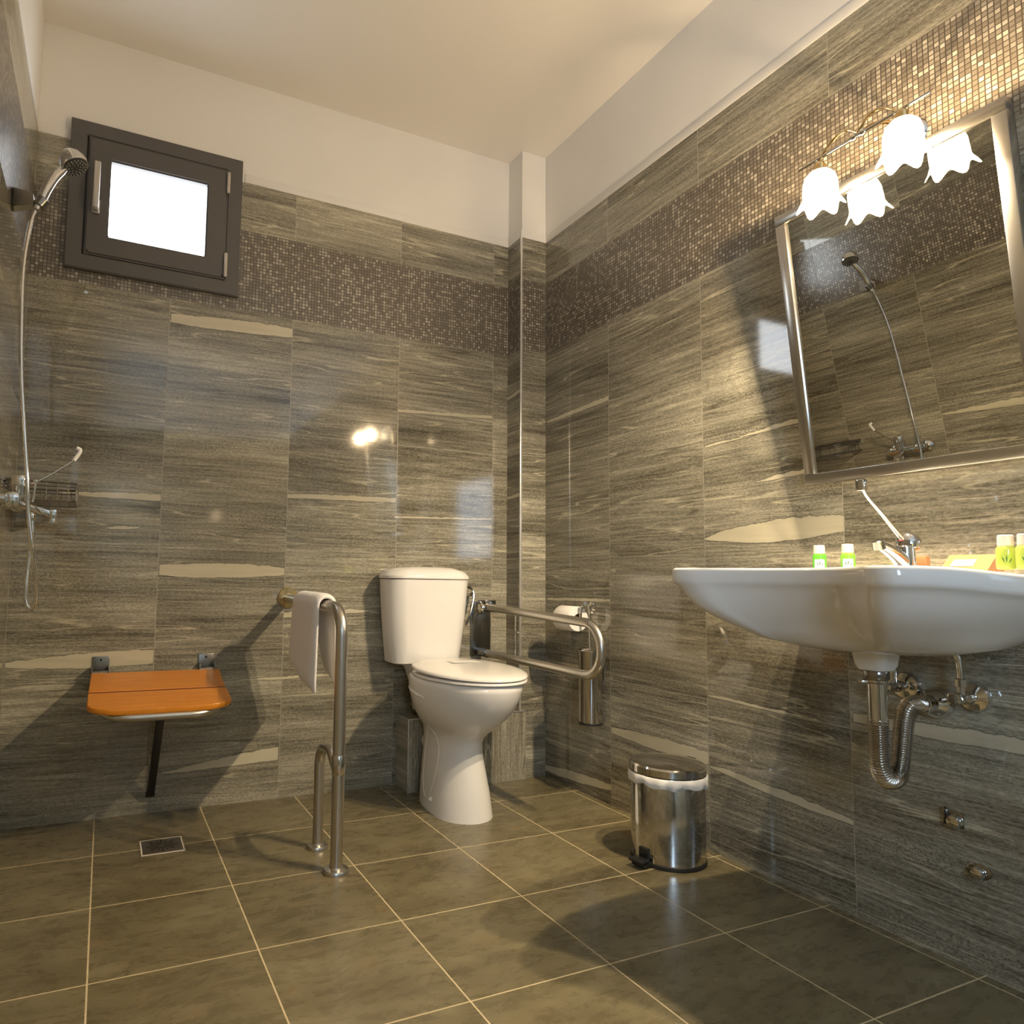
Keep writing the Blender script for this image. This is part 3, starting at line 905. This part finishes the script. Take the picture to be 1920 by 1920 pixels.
R += [egg(1.177, .15, 1.945, 2.30, .464, wide=.54), egg(1.174, .135, 1.96, 2.28, .43, wide=.54), egg(1.174, .09, 2.0, 2.22, .34, wide=.5), egg(1.174, .04, 2.08, 2.16, .30, wide=.5)]
loft(bm, R)
pan = obj('pan', bm, M_ceramic, to, angle=70)
# shelf that carries the cistern
bm = BM()
loft(bm, [rrect(1.165, 2.45, .045, .065, .03, .30), rrect(1.165, 2.45, .060, .075, .035, .40), rrect(1.165, 2.455, .078, .080, .04, .455), rrect(1.162, 2.46, .088, .080, .04, .475), rrect(1.16, 2.462, .086, .078, .04, .483)])
obj('rear_shelf', bm, M_ceramic, to, angle=60)
# waste outlet behind the pedestal
bm = BM(); tube(bm, [(1.165, 2.36, .19), (1.165, 2.44, .19)], .034, 28); obj('outlet_collar', bm, M_ceramic, to)
# recessed side panels moulded in the pedestal
bm = BM()
for sx in (-1,):
    pts_o = []
    for k in range(28):
        a = 2 * PI * k / 28
        pts_o.append((2.255 + .062 * math.cos(a) * (1 + .12 * math.sin(a)), .16 + .125 * math.sin(a)))
    def side(y, z, off=0.0):
        # outline of the pedestal at that height
        for (za, cxa, hxa, y0a, y1a, wa), (zb, cxb, hxb, y0b, y1b, wb) in zip(secs, secs[1:]):
            if za <= z <= zb:
                f = (z - za) / (zb - za)
                cx, hx, y0, y1, wd = [p + (r - p) * f for p, r in ((cxa, cxb), (hxa, hxb), (y0a, y0b), (y1a, y1b), (wa, wb))]
                ym = y0 + (y1 - y0) * wd
                s = (y - ym) / (y1 - ym) if y > ym else (y - ym) / (ym - y0)
                s = max(-.98, min(.98, s))
                c = math.sqrt(1 - s * s)
                c = c ** .82 if s > 0 else c
                return Vector((cx + sx * (hx * c + off), y, z))
    tube(bm, [side(y, z, -.0035) for y, z in pts_o], .0052, 8, closed=True)
    lathe(bm, [(.009, 0), (.008, .004), (.004, .007)], side(2.205, .045, 0), axis=(sx, -.4, .3), n=16)
obj('pedestal_moulding', bm, M_ceramic, to)
bm = BM(); tube(bm, [side(2.31, .418, .0), side(2.25, .413, .0015), side(2.19, .407, .0015), side(2.15, .403, .0)], [.003, .006, .006, .003], 10); obj('finger_ridge', bm, M_ceramic, to)
# seat ring and lid
SX = 1.182
bm = BM(); loft(bm, [egg(SX, .178, 1.912, 2.385, .4655, wide=.54), egg(SX, .184, 1.904, 2.39, .468, wide=.54), egg(SX, .184, 1.904, 2.39, .473, wide=.54), egg(SX, .180, 1.908, 2.387, .476, wide=.54)])
obj('seat_ring', bm, M_seatplastic, to, angle=60)
def lid_ring(hx, y0, y1, z):
    return [p + Vector((0, 0, .012 * (p.y - 1.9) / .5)) for p in egg(SX, hx, y0, y1, z, wide=.54)]
bm = BM(); loft(bm, [lid_ring(.179, 1.910, 2.385, .4775), lid_ring(.185, 1.903, 2.39, .480), lid_ring(.185, 1.903, 2.39, .485), lid_ring(.178, 1.912, 2.386, .490),
                     lid_ring(.145, 1.953, 2.365, .496), lid_ring(.08, 2.05, 2.30, .500), lid_ring(.02, 2.12, 2.2, .501)])
obj('seat_lid', bm, M_seatplastic, to, angle=60)
for sx in (-1, 1):
    bm = BM(); lathe(bm, [(.011, 0), (.012, .003), (.012, .035), (.010, .038)], (SX + sx * .075 - .019, 2.394, .480), axis=(1, 0, 0), n=20); obj('seat_hinge', bm, M_seatplastic, to)
# paper hygiene strip lying on the lid
bm = BM()
rows = []
for y in (2.19, 2.245):
    rows.append([bm.verts.new((1.17 + x, y, (.5105 if y > 2.2 else .5095) - .22 * (x + .012) ** 2)) for x in [(-.03 + .115 * k / 8) for k in range(9)]])
for k in range(8): bm.faces.new((rows[0][k], rows[0][k + 1], rows[1][k + 1], rows[1][k]))
r = bmesh.ops.extrude_face_region(bm, geom=bm.faces[:]); bmesh.ops.translate(bm, verts=[v for v in r['geom'] if isinstance(v, bmesh.types.BMVert)], vec=(0, 0, .0004))
tag(obj('paper_strip', bm, M_label, origin=(1.17, 2.22, .505)), 'white paper strip lying on the closed toilet lid', 'paper')
# side supply hose of the cistern
t = thing('cistern_hose', (1.36, D, .76), 'bent metal supply hose right of the cistern', 'hose')
bm = BM(); tube(bm, spline([(1.350, 2.49, .62), (1.368, 2.49, .66), (1.388, 2.50, .715), (1.396, 2.51, .75), (1.388, 2.515, .768), (1.370, 2.51, .774), (1.350, 2.50, .772)], 8), .0045, 10); obj('braided_hose', bm, M_chrome_dark, t)
bm = BM(); tube(bm, [(1.385, D, .745), (1.385, D - .045, .745)], .009, 14); lathe(bm, [(.014, 0), (.014, .004), (.008, .006)], (1.385, D, .745), axis=(0, -1, 0), n=20); obj('stop_valve', bm, M_chrome, t)

# ================================================================ FOLD-DOWN GRAB BAR
FX_ = 1.440
gb = thing('folding_grab_bar', (FX_, D, .6), 'fold-down steel grab bar on wall plate right of the toilet', 'grab bar')
bm = BM(); box(bm, (FX_ - .036, D - .006, .487), (FX_ + .060, D, .706), .003); obj('wall_plate', bm, M_plate, gb)
bm = BM(); box(bm, (FX_ - .006, D - .075, .672), (FX_ + .045, D - .006, .722), .004)
box(bm, (FX_ - .030, D - .075, .665), (FX_ - .018, D - .006, .715), .004)
obj('hinge_block', bm, M_chrome_dark, gb)
bm = BM(); lathe(bm, [(.022, 0), (.022, .006), (.018, .012), (.006, .013)], (FX_ - .020, D - .072, .69), axis=(-1, 0, 0), n=28); obj('hinge_bolt', bm, M_chrome, gb)
bm = BM(); tube(bm, fillet([(FX_, D - .075, .694), (FX_, 1.758, .668), (FX_, 1.758, .500), (FX_, D - .075, .508)], .083, 12), .0152, 22); obj('loop_bar', bm, M_steel, gb)
bm = BM(); tube(bm, [(FX_, D - .005, .508), (FX_, D - .085, .508)], .019, 20); obj('lower_socket', bm, M_chrome_dark, gb)
bm = BM(); tube(bm, [(FX_ + .012, 2.275, .688), (FX_ + .012, 2.275, .502)], .0035, 10); tube(bm, [(FX_ + .012, 2.275, .608), (FX_ + .05, 2.24, .601), (FX_ + .085, 2.21, .597)], .0028, 10)
lathe(bm, [(.005, 0), (.006, .002), (.005, .004)], (FX_ + .012, 2.275, .606), axis=(0, -1, 0), n=12)
obj('paper_rod', bm, M_chrome, gb)

# ================================================================ FLOOR-STANDING GRAB RAIL
GX = .615
gr = thing('floor_grab_rail', (GX, 1.86, 0), 'steel grab rail from the back wall down to the floor left of the toilet', 'grab rail')
bm = BM(); tube(bm, fillet([(GX + .012, D - .004, .727), (GX, 1.862, .716), (GX, 1.862, .006)], .075, 12), .0172, 26); obj('rail', bm, M_steel, gr)
bm = BM(); tube(bm, fillet([(GX, 1.866, .262), (GX, 1.93, .312), (GX, 2.045, .300), (GX, 2.045, .006)], .062, 12), .0150, 24); obj('side_leg', bm, M_steel, gr)
bm = BM(); lathe(bm, [(.0175, 0), (.0188, .002), (.0188, .05), (.0175, .052)], (GX, 1.862, .262), n=28); obj('collar', bm, M_polish, gr)
for y, r_ in ((1.862, .036), (2.045, .032)):
    bm = BM(); lathe(bm, [(r_, 0), (r_, .006), (r_ * .92, .011), (.019, .014), (.018, .016)], (GX, y, 0), n=32); obj('floor_flange', bm, M_steel, gr)
bm = BM(); lathe(bm, [(.038, 0), (.038, .007), (.036, .010), (.019, .0115), (.018, .013)], (GX + .012, D, .727), axis=(0, -1, 0), n=36); obj('wall_flange', bm, M_brass, gr)

# towel folded over the rail
bm = BM()
ys = [2.010 + .29 * k / 14 for k in range(15)]
prof = []
def towel_prof(y):
    f = (y - 2.010) / .29
    rz = .718 + .003 * f
    z0 = .452 + .075 * f ** 1.2 + .006 * math.sin(9 * f)      # room-side bottom
    z1 = .482 + .012 * f
    o = []
    r = .0215
    flare = .018 * (1 - f) * 0 + .010 * math.sin(5 * f)
    for k in range(10):
        g = k / 10
        o.append((GX - r - .004 * (1 - g) - .006 * f * (1 - g), z0 + (rz - .004 - z0) * g))
    for k in range(13):
        a = PI - PI * k / 12
        o.append((GX + r * math.cos(a), rz + r * math.sin(a)))
    for k in range(1, 11):
        g = k / 10
        o.append((GX + r + (.006 + .055 * f) * g, rz - (rz - z1) * g))
    return o
th = .017
outer = []
for y in ys:
    c = towel_prof(y)
    n = len(c)
    nor = []
    for i in range(n):
        a_, b_ = c[max(0, i - 1)], c[min(n - 1, i + 1)]
        d = Vector((b_[0] - a_[0], 0, b_[1] - a_[1])).normalized()
        nor.append(Vector((-d.z, 0, d.x)))
    e = th * (0.55 if y in (ys[0], ys[-1]) else 1)
    k_in = [Vector((c[i][0], y, c[i][1])) for i in range(n)]
    k_out = [Vector((c[i][0], y, c[i][1])) + nor[i] * e * (1 if 0 < i < n - 1 else .5) for i in range(n)]
    outer.append(k_out + k_in[::-1])
TR = loft(bm, outer, cap0=False, cap1=False)
for rg in (TR[0], TR[-1]):
    m2 = len(rg) // 2
    for i in range(m2 - 1):
        bm.faces.new((rg[i], rg[i + 1], rg[len(rg) - 2 - i], rg[len(rg) - 1 - i]))
tw = obj('towel', bm, M_towel, angle=70, origin=(GX, 2.15, .72))
tag(tw, 'white folded hand towel hanging over the floor-standing grab rail', 'towel')
md = tw.modifiers.new('soft', 'SUBSURF'); md.levels = 1; md.render_levels = 2

# ================================================================ TOILET PAPER, BRUSH
tr_ = thing('toilet_roll', (1.650, 2.2, .66), 'white toilet paper roll on the right wall behind the folding grab bar', 'toilet roll')
bm = BM()
lathe(bm, [(.020, .0), (.046, .0), (.048, .003), (.048, .099), (.046, .102), (.020, .102)], (1.652, 2.150, .662), axis=(0, 1, 0), n=44, cap0=False, cap1=False)
obj('paper', bm, M_paper, tr_)
bm = BM(); lathe(bm, [(.0205, .001), (.0205, .101)], (1.652, 2.150, .662), axis=(0, 1, 0), n=30, cap0=False, cap1=False); obj('cardboard_core', bm, M_corekraft, tr_)
rh = thing('roll_holder', (W, 2.14, .68), 'chrome wall holder carrying the toilet paper roll', 'toilet roll holder')
bm = BM(); tube(bm, fillet([(W, 2.135, .705), (1.652, 2.135, .705), (1.652, 2.135, .662), (1.652, 2.262, .662)], .012, 6), .005, 12)
lathe(bm, [(0, -.009), (.007, -.006), (.009, 0), (.007, .006), (0, .009)], (1.655, 2.133, .709), n=16)
obj('arm', bm, M_chrome, rh)
bm = BM(); lathe(bm, [(.022, 0), (.022, .005), (.012, .012), (.006, .014)], (W, 2.135, .705), axis=(-1, 0, 0), n=28); obj('rosette', bm, M_chrome, rh)

bh = thing('toilet_brush_holder', (1.652, 2.082, .29), 'tall polished steel toilet brush holder on the right wall under the toilet roll', 'toilet brush holder')
bm = BM(); lathe(bm, [(.040, 0), (.043, .004), (.043, .255), (.045, .258), (.045, .264), (.041, .266), (.041, .02)], (1.654, 2.082, .288), n=44, cap1=False)
obj('canister', bm, M_polish, bh)
bm = BM(); lathe(bm, [(.0435, 0), (.0445, .002), (.0445, .006), (.0435, .008)], (1.654, 2.082, .284), n=40); obj('base_ring', bm, M_black, bh)
bm = BM(); lathe(bm, [(.012, 0), (.030, .003), (.034, .006), (.030, .009), (.010, .013)], (1.654, 2.082, .548), n=32); obj('splash_lid', bm, M_polish, bh)
bm = BM(); tube(bm, [(1.654, 2.082, .555), (1.654, 2.085, .70)], .0048, 12); tube(bm, [(1.654, 2.085, .695), (1.654, 2.085, .715)], .007, 12); obj('brush_handle', bm, M_chrome, bh)
bm = BM(); box(bm, (1.695, 2.070, .44), (W, 2.094, .49), .002); obj('wall_clip', bm, M_chrome_dark, bh)
bm = BM(); tube(bm, spline([(1.690, 2.06, .335), (1.668, 2.035, .325), (1.655, 2.030, .345), (1.655, 2.030, .365)], 6), .0022, 8)
obj('wire_hook', bm, M_chrome_dark, bh)

# ================================================================ PEDAL BIN
bc = (1.545, 1.592)
pb = thing('pedal_bin', (bc[0], bc[1], 0), 'polished steel pedal bin with closed lid on the floor below the right wall', 'pedal bin')
br = .1045
bm = BM(); lathe(bm, [(br - .004, .012), (br, .014), (br, .248), (br - .001, .250), (br - .004, .250), (br - .004, .02)], (bc[0], bc[1], 0), n=72, cap1=False); obj('bin_body', bm, M_polish, pb)
bm = BM(); lathe(bm, [(br - .002, 0), (br + .0015, .002), (br + .0015, .011), (br - .001, .014)], (bc[0], bc[1], 0), n=72); obj('base_ring', bm, M_black, pb)
bm = BM(); lathe(bm, [(br + .001, .0), (br + .003, .002), (br + .003, .020), (br - .001, .025), (br * .6, .031), (br * .2, .033)], (bc[0], bc[1], .2515), n=72, cap1=True); obj('bin_lid', bm, M_polish, pb)
dv = Vector((-.62, -.62, 0)).normalized()
dv = Vector((-.99, -.14, 0)).normalized(); sv = Vector((-dv.y, dv.x, 0))
hinge = Vector((bc[0], bc[1], 0)) - dv * (br + .006)
bm = BM(); box(bm, (-.015, -.006, .23), (.015, .010, .276), .003)
bmesh.ops.rotate(bm, verts=bm.verts, cent=(0, 0, 0), matrix=Matrix.Rotation(math.atan2(dv.y, dv.x) - PI / 2, 3, 'Z')); bmesh.ops.translate(bm, verts=bm.verts, vec=hinge)
obj('lid_hinge', bm, M_black, pb)
bm = BM()
box(bm, (br - .004, -.022, .004), (br + .030, .022, .014), .003)
box(bm, (br + .004, -.024, .016), (br + .042, .024, .024), .003)
box(bm, (br - .004, -.016, .016), (br + .006, .016, .05), .002)
bmesh.ops.rotate(bm, verts=bm.verts, cent=(0, 0, 0), matrix=Matrix.Rotation(math.atan2(dv.y, dv.x), 3, 'Z')); bmesh.ops.translate(bm, verts=bm.verts, vec=(bc[0], bc[1], 0))
obj('pedal', bm, M_black, pb)
bm = BM(); n = 90; rg = []
for r0, z0, amp in ((br + .0035, .2498, 0), (br + .0065, .247, .3), (br + .0075, .236, .8), (br + .005, .226, 1.0), (br + .0012, .225, 1.0), (br + .0012, .2488, 0)):
    rr = []
    for k in range(n):
        a = 2 * PI * k / n
        wv = .5 + .5 * math.sin(3 * a + 1) * math.cos(2 * a)
        rr.append(Vector((bc[0] + (r0 + .0018 * amp * math.sin(17 * a)) * math.cos(a), bc[1] + (r0 + .0018 * amp * math.sin(17 * a)) * math.sin(a), z0 - amp * (.010 * wv + .003 * math.sin(11 * a)))))
    rg.append(rr)
loft(bm, rg, False, False)
tag(obj('bin_liner', bm, M_liner, origin=(bc[0], bc[1], .24), angle=60), 'crinkled white bin liner edge folded over the pedal bin rim', 'bin liner')

# ================================================================ SHOWER SEAT
ss = thing('shower_bench', (.17, D, .5), 'fold-down shower seat with orange wooden slats on the back wall', 'shower seat')
sl = (.480 - .422) / (2.505 - 2.155)      # the seat dips towards the front
def sz(y): return .480 - (2.505 - y) * sl
def slat(outline):
    bm = BM()
    top = [Vector((x, y, sz(y))) for x, y in outline]
    bot = [p - Vector((0, 0, .016)) for p in top]
    tin = []
    cx = sum(p.x for p in top) / len(top); cy = sum(p.y for p in top) / len(top)
    def inset(p, e, dz): 
        d = Vector((cx - p.x, cy - p.y, 0)).normalized() * e
        return p + d + Vector((0, 0, dz))
    loft(bm, [[inset(p, .003, -.0) for p in bot], [p + Vector((0, 0, .003)) for p in bot], [p - Vector((0, 0, .003)) for p in top], [inset(p, .003, 0) for p in top]])
    return bm
rear = [(-.026, 2.505), (-.029, 2.319), (.373, 2.319), (.381, 2.505)]
obj('seat_slat', slat(rear), M_wood, ss)
x0, x1 = -.030, .372
front = [(x0, 2.303)]
def arc(cx, cy, rx, ry, a0, a1, n=8): return [(cx + rx * math.cos(math.radians(a0 + (a1 - a0) * k / n)), cy + ry * math.sin(math.radians(a0 + (a1 - a0) * k / n))) for k in range(n + 1)]
front += arc(x0 + .085, 2.205, .085, .055, 180, 270) + arc(x1 - .085, 2.205, .088, .055, 270, 360) + [(x1 + .003, 2.303)]
obj('seat_slat', slat(front), M_wood, ss)
M_gap_shade = simple('slat_gap_shade', (0.16, 0.025, 0.006), 0.5)
bm = BM(); box(bm, (-.028, 2.300, sz(2.31) - .012), (.372, 2.322, sz(2.31) - .0012)); obj('gap_shade_strip', bm, M_gap_shade, ss, False)  # dark red strip added under the slat gap, standing in for its shade
bm = BM()
fp = fillet([(.003, D - .04, .470), (.003, 2.155, sz(2.155) - .028), (.345, 2.155, sz(2.155) - .028), (.340, D - .04, .470)], .09, 10)
tube(bm, fp, .0115, 18); tube(bm, [(.003, 2.31, sz(2.31) - .026), (.342, 2.31, sz(2.31) - .026)], .006, 12)
obj('support_frame', bm, M_steel, ss)
for x in (.0015, .3405):
    bm = BM(); box(bm, (x - .027, D - .004, .452), (x + .027, D, .529), .002)
    box(bm, (x - .027, D - .05, .452), (x - .023, D - .002, .498), .001); box(bm, (x + .023, D - .05, .452), (x + .027, D - .002, .498), .001)
    bx_ = obj('wall_bracket', bm, M_plate, ss)
    bm = BM(); tube(bm, [(x - .023, D - .03, .476), (x + .023, D - .03, .476)], .010, 16); obj('hinge_pin', bm, M_chrome_dark, bx_)
    bm = BM(); lathe(bm, [(.004, 0), (.004, .002), (.002, .003)], (x, D - .004, .518), axis=(0, -1, 0), n=12); obj('screw', bm, M_black, bx_)
bm = BM(); a_ = Vector((.186, 2.330, sz(2.33) - .03)); b_ = Vector((.1745, D - .018, .062))
vs = box(bm, (-.0125, -.006, 0), (.0125, .006, (b_ - a_).length), .003)
d = (b_ - a_).normalized()
rot = Vector((0, 0, 1)).rotation_difference(d).to_matrix()
bmesh.ops.rotate(bm, verts=bm.verts, cent=(0, 0, 0), matrix=rot); bmesh.ops.translate(bm, verts=bm.verts, vec=a_)
lg = obj('prop_leg', bm, M_blackmetal, ss)
bm = BM(); tube(bm, [b_ + Vector((-.014, .006, .004)), b_ + Vector((.014, .006, .004))], .010, 14); obj('rubber_foot', bm, M_black, lg)

# floor drain
fd = thing('floor_drain', (.193, 2.231, 0), 'small square dark metal floor drain below the shower seat', 'drain')
bm = BM(); cx, cy = .193, 2.231
box(bm, (cx - .056, cy - .056, .0002), (cx + .056, cy + .056, .0016), .0005); obj('drain_grate', bm, M_drain, fd)
bm = BM()
for k in range(16):
    a = 2 * PI * k / 16
    s, c = math.sin(a), math.cos(a)
    r1, r2, wd = .009, (.046 if k % 2 == 0 else .036), .0022
    vs = [Vector((cx + c * r1 - s * wd * .4, cy + s * r1 + c * wd * .4, .0019)), Vector((cx + c * r1 + s * wd * .4, cy + s * r1 - c * wd * .4, .0019)),
          Vector((cx + c * r2 + s * wd, cy + s * r2 - c * wd, .0019)), Vector((cx + c * r2 - s * wd, cy + s * r2 + c * wd, .0019))]
    bm.faces.new([bm.verts.new(v) for v in vs])
obj('drain_slots', bm, M_hole, fd, False)
bm = BM()
for lo, hi in (((cx - .060, cy - .060, .0001), (cx + .060, cy - .056, .0018)), ((cx - .060, cy + .056, .0001), (cx + .060, cy + .060, .0018)),
               ((cx - .060, cy - .056, .0001), (cx - .056, cy + .056, .0018)), ((cx + .056, cy - .056, .0001), (cx + .060, cy + .056, .0018))):
    box(bm, lo, hi)
obj('drain_rim', bm, M_cap, fd, False)

# ================================================================ SHOWER
mxy, mxz = 2.04, .985
sm = thing('shower_mixer', (L, mxy, mxz), 'chrome wall shower mixer with long lever on the left wall', 'shower mixer')
for y in (mxy - .075, mxy + .075):
    bm = BM(); lathe(bm, [(.030, 0), (.030, .004), (.025, .014), (.014, .020), (.0135, .045)], (L, y, mxz), axis=(1, 0, 0), n=32); obj('wall_rosette', bm, M_chrome, sm)
bm = BM(); lathe(bm, [(.014, 0), (.019, .003), (.021, .012), (.021, .030), (.0185, .036), (.0185, .120), (.021, .126), (.021, .144), (.019, .153), (.014, .156)], (L + .058, mxy - .078, mxz), axis=(0, 1, 0), n=32)
obj('mixer_body', bm, M_chrome, sm)
bm = BM(); lathe(bm, [(.018, 0), (.020, .01), (.0215, .035), (.0225, .038), (.0225, .044), (.020, .047), (.021, .06), (.018, .066), (.008, .069)], (L + .066, mxy + .012, mxz + .004), n=32); obj('cartridge', bm, M_chrome, sm)
bm = BM()
A0, A1 = Vector((L + .065, mxy, mxz - .004)), Vector((L + .148, mxy - .01, mxz - .030))
vs = box(bm, (0, -.011, -.009), ((A1 - A0).length, .011, .009), .004)
q1 = Vector((1, 0, 0)).rotation_difference((A1 - A0).normalized()).to_matrix()
bmesh.ops.rotate(bm, verts=bm.verts, cent=(0, 0, 0), matrix=q1); bmesh.ops.translate(bm, verts=bm.verts, vec=A0)
sp = obj('spout', bm, M_chrome, sm)
bm = BM(); lathe(bm, [(.011, 0), (.0115, .004), (.011, .016)], (L + .146, mxy - .010, mxz - .052), n=24)
box(bm, (L + .140, mxy - .022, mxz - .040), (L + .156, mxy + .002, mxz - .016), .002); obj('aerator', bm, M_chrome, sp)
bm = BM()
P_ = spline([(L + .090, mxy + .014, mxz + .050), (L + .115, mxy + .022, mxz + .066), (L + .155, mxy + .034, mxz + .098), (L + .186, mxy + .044, mxz + .126), (L + .200, mxy + .05, mxz + .150)], 6)
tube(bm, P_, .0028, 10); lv = obj('lever', bm, M_chrome, sm)
bm = BM(); tube(bm, spline([(L + .186, mxy + .044, mxz + .126), (L + .198, mxy + .049, mxz + .148), (L + .200, mxy + .05, mxz + .158), (L + .191, mxy + .048, mxz + .162)], 5), [.004] * 3 + [.006] * 8 + [.005] * 2 + [.003] * 3, 12) if False else tube(bm, spline([(L + .186, mxy + .044, mxz + .126), (L + .198, mxy + .049, mxz + .148), (L + .200, mxy + .05, mxz + .158), (L + .191, mxy + .048, mxz + .162)], 5), .0055, 12)
obj('lever_grip', bm, M_tip, lv)
bm = BM(); tube(bm, [(L + .098, mxy - .004, mxz + .002), (L + .103, mxy - .004, mxz + .055)], .003, 10); lathe(bm, [(.003, 0), (.006, .002), (.006, .008), (.003, .01)], (L + .103, mxy - .004, mxz + .053), n=12)
obj('diverter_pin', bm, M_chrome, sm)
bm = BM(); lathe(bm, [(.008, 0), (.0095, .003), (.0095, .018), (.007, .022)], (L + .098, mxy - .005, mxz - .047), n=18); obj('hose_outlet', bm, M_chrome, sm)

# wall bracket of the hand shower
HB = Vector((-.235, 2.03, 1.795))
sb = thing('shower_bracket', (L, 2.05, 1.80), 'chrome wedge-shaped wall bracket of the hand shower', 'bracket')
bm = BM()
ring0 = [Vector((L, y, z)) for y, z in ((2.085, 1.795), (2.13, 1.795), (2.13, 1.85), (2.085, 1.85))]
ring1 = [Vector((-.222, y, z)) for y, z in ((2.020, 1.782), (2.058, 1.782), (2.058, 1.812), (2.020, 1.812))]
loft(bm, [ring0, ring1]); bmesh.ops.bevel(bm, geom=bm.edges[:], offset=.003, segments=2, affect='EDGES')
obj('bracket_arm', bm, simple('satin_bracket', (0.60, 0.57, 0.50), 0.38, 0.7), sb)
bm = BM(); lathe(bm, [(.0125, 0), (.0155, .002), (.0165, .026), (.0145, .028)], (-.212, 2.038, 1.783), axis=(.45, .12, .88), n=24); obj('cradle', bm, M_chrome_dark, sb)
# hand shower with its hose
hs = thing('hand_shower', (-.2, 2.04, 1.80), 'chrome hand shower with long metal hose on the left wall', 'hand shower')
hp = spline([(-.215, 2.036, 1.772), (-.206, 2.040, 1.800), (-.196, 2.043, 1.835), (-.181, 2.050, 1.876), (-.163, 2.060, 1.910), (-.150, 2.066, 1.932)], 6)
bm = BM(); tube(bm, hp, [.0095 + .0035 * math.sin(PI * i / (len(hp) - 1)) for i in range(len(hp))], 20); obj('handle', bm, M_chrome, hs)
hc = Vector((-.137, 2.062, 1.945)); hd = Vector((.46, -.20, -.86)).normalized()
bm = BM(); lathe(bm, [(.012, -.030), (.022, -.026), (.031, -.014), (.036, 0), (.037, .012), (.035, .018), (.028, .019)], hc, axis=hd, n=36); head = obj('spray_head', bm, M_chrome, hs)
bm = BM(); lathe(bm, [(.0325, 0), (.0325, .0015), (.012, .004), (.001, .0045)], hc + hd * .0185, axis=hd, n=36); face = obj('spray_face', bm, M_face, head)
bm = BM(); s_, t_ = frame_of(hd)
for rr, m_ in ((.012, 7), (.020, 12), (.027, 18)):
    for k in range(m_):
        a = 2 * PI * k / m_
        lathe(bm, [(.0012, 0), (.0010, .002), (.0004, .0024)], hc + hd * .021 + (s_ * math.cos(a) + t_ * math.sin(a)) * rr, axis=hd, n=6)
obj('nozzles', bm, M_tip, face)
ho = spline([(-.217, 2.034, 1.768), (-.226, 2.028, 1.72), (-.233, 2.01, 1.60), (-.228, 1.995, 1.45), (-.218, 1.982, 1.30), (-.201, 1.966, 1.15), (-.189, 1.955, 1.04), (-.181, 1.95, .95),
             (-.168, 1.955, .86), (-.159, 1.975, .79), (-.156, 1.995, .745), (-.162, 2.01, .716), (-.172, 2.015, .712), (-.181, 2.02, .735), (-.183, 2.027, .79), (-.179, 2.03, .86), (-.178, 2.035, .91), (-.180, mxy - .005, .940)], 14)
bm = BM(); tube(bm, ho, [.0058 if i % 2 else .0052 for i in range(len(ho))], 10); obj('hose', bm, M_chrome, hs, angle=80)

# corner wire basket
wb = thing('wire_basket', (L, 2.37, 1.05), 'chrome wire soap basket in the back left corner', 'wire basket')
bm = BM()
bx0, bx1, by0, by1, bz0, bz1 = L + .004, -.092, 2.275, 2.49, 1.018, 1.072
rr = [(bx0, by0), (bx1 - .02, by0), (bx1, by0 + .02), (bx1, by1 - .02), (bx1 - .02, by1), (bx0, by1)]
for z, rad in ((bz1, .0045), (bz1 - .012, .003), (bz0, .003)):
    tube(bm, fillet([(x, y, z) for x, y in rr], .015, 4), rad, 8); tube(bm, [(bx0, by0, z), (bx0, by1, z)], rad, 8)
obj('rim_wire', bm, M_chrome_dark, wb)
bm = BM()
for k in range(6):
    x = bx0 + .02 + (bx1 - bx0 - .04) * k / 5
    for y in (by0, by1): tube(bm, [(x, y, bz0), (x, y, bz1)], .0014, 6)
    tube(bm, [(x, by0, bz0), (x, by1, bz0)], .0014, 6)
for k in range(8):
    y = by0 + .02 + (by1 - by0 - .04) * k / 7
    tube(bm, [(bx1, y, bz0), (bx1, y, bz1)], .0014, 6); tube(bm, [(bx0, y, bz0), (bx1, y, bz0)], .0014, 6)
obj('wire_grid', bm, M_chrome_dark, wb)
bm = BM(); box(bm, (L, 2.30, 1.052), (L + .006, 2.46, 1.070), .001); obj('mounting_strip', bm, M_chrome, wb)
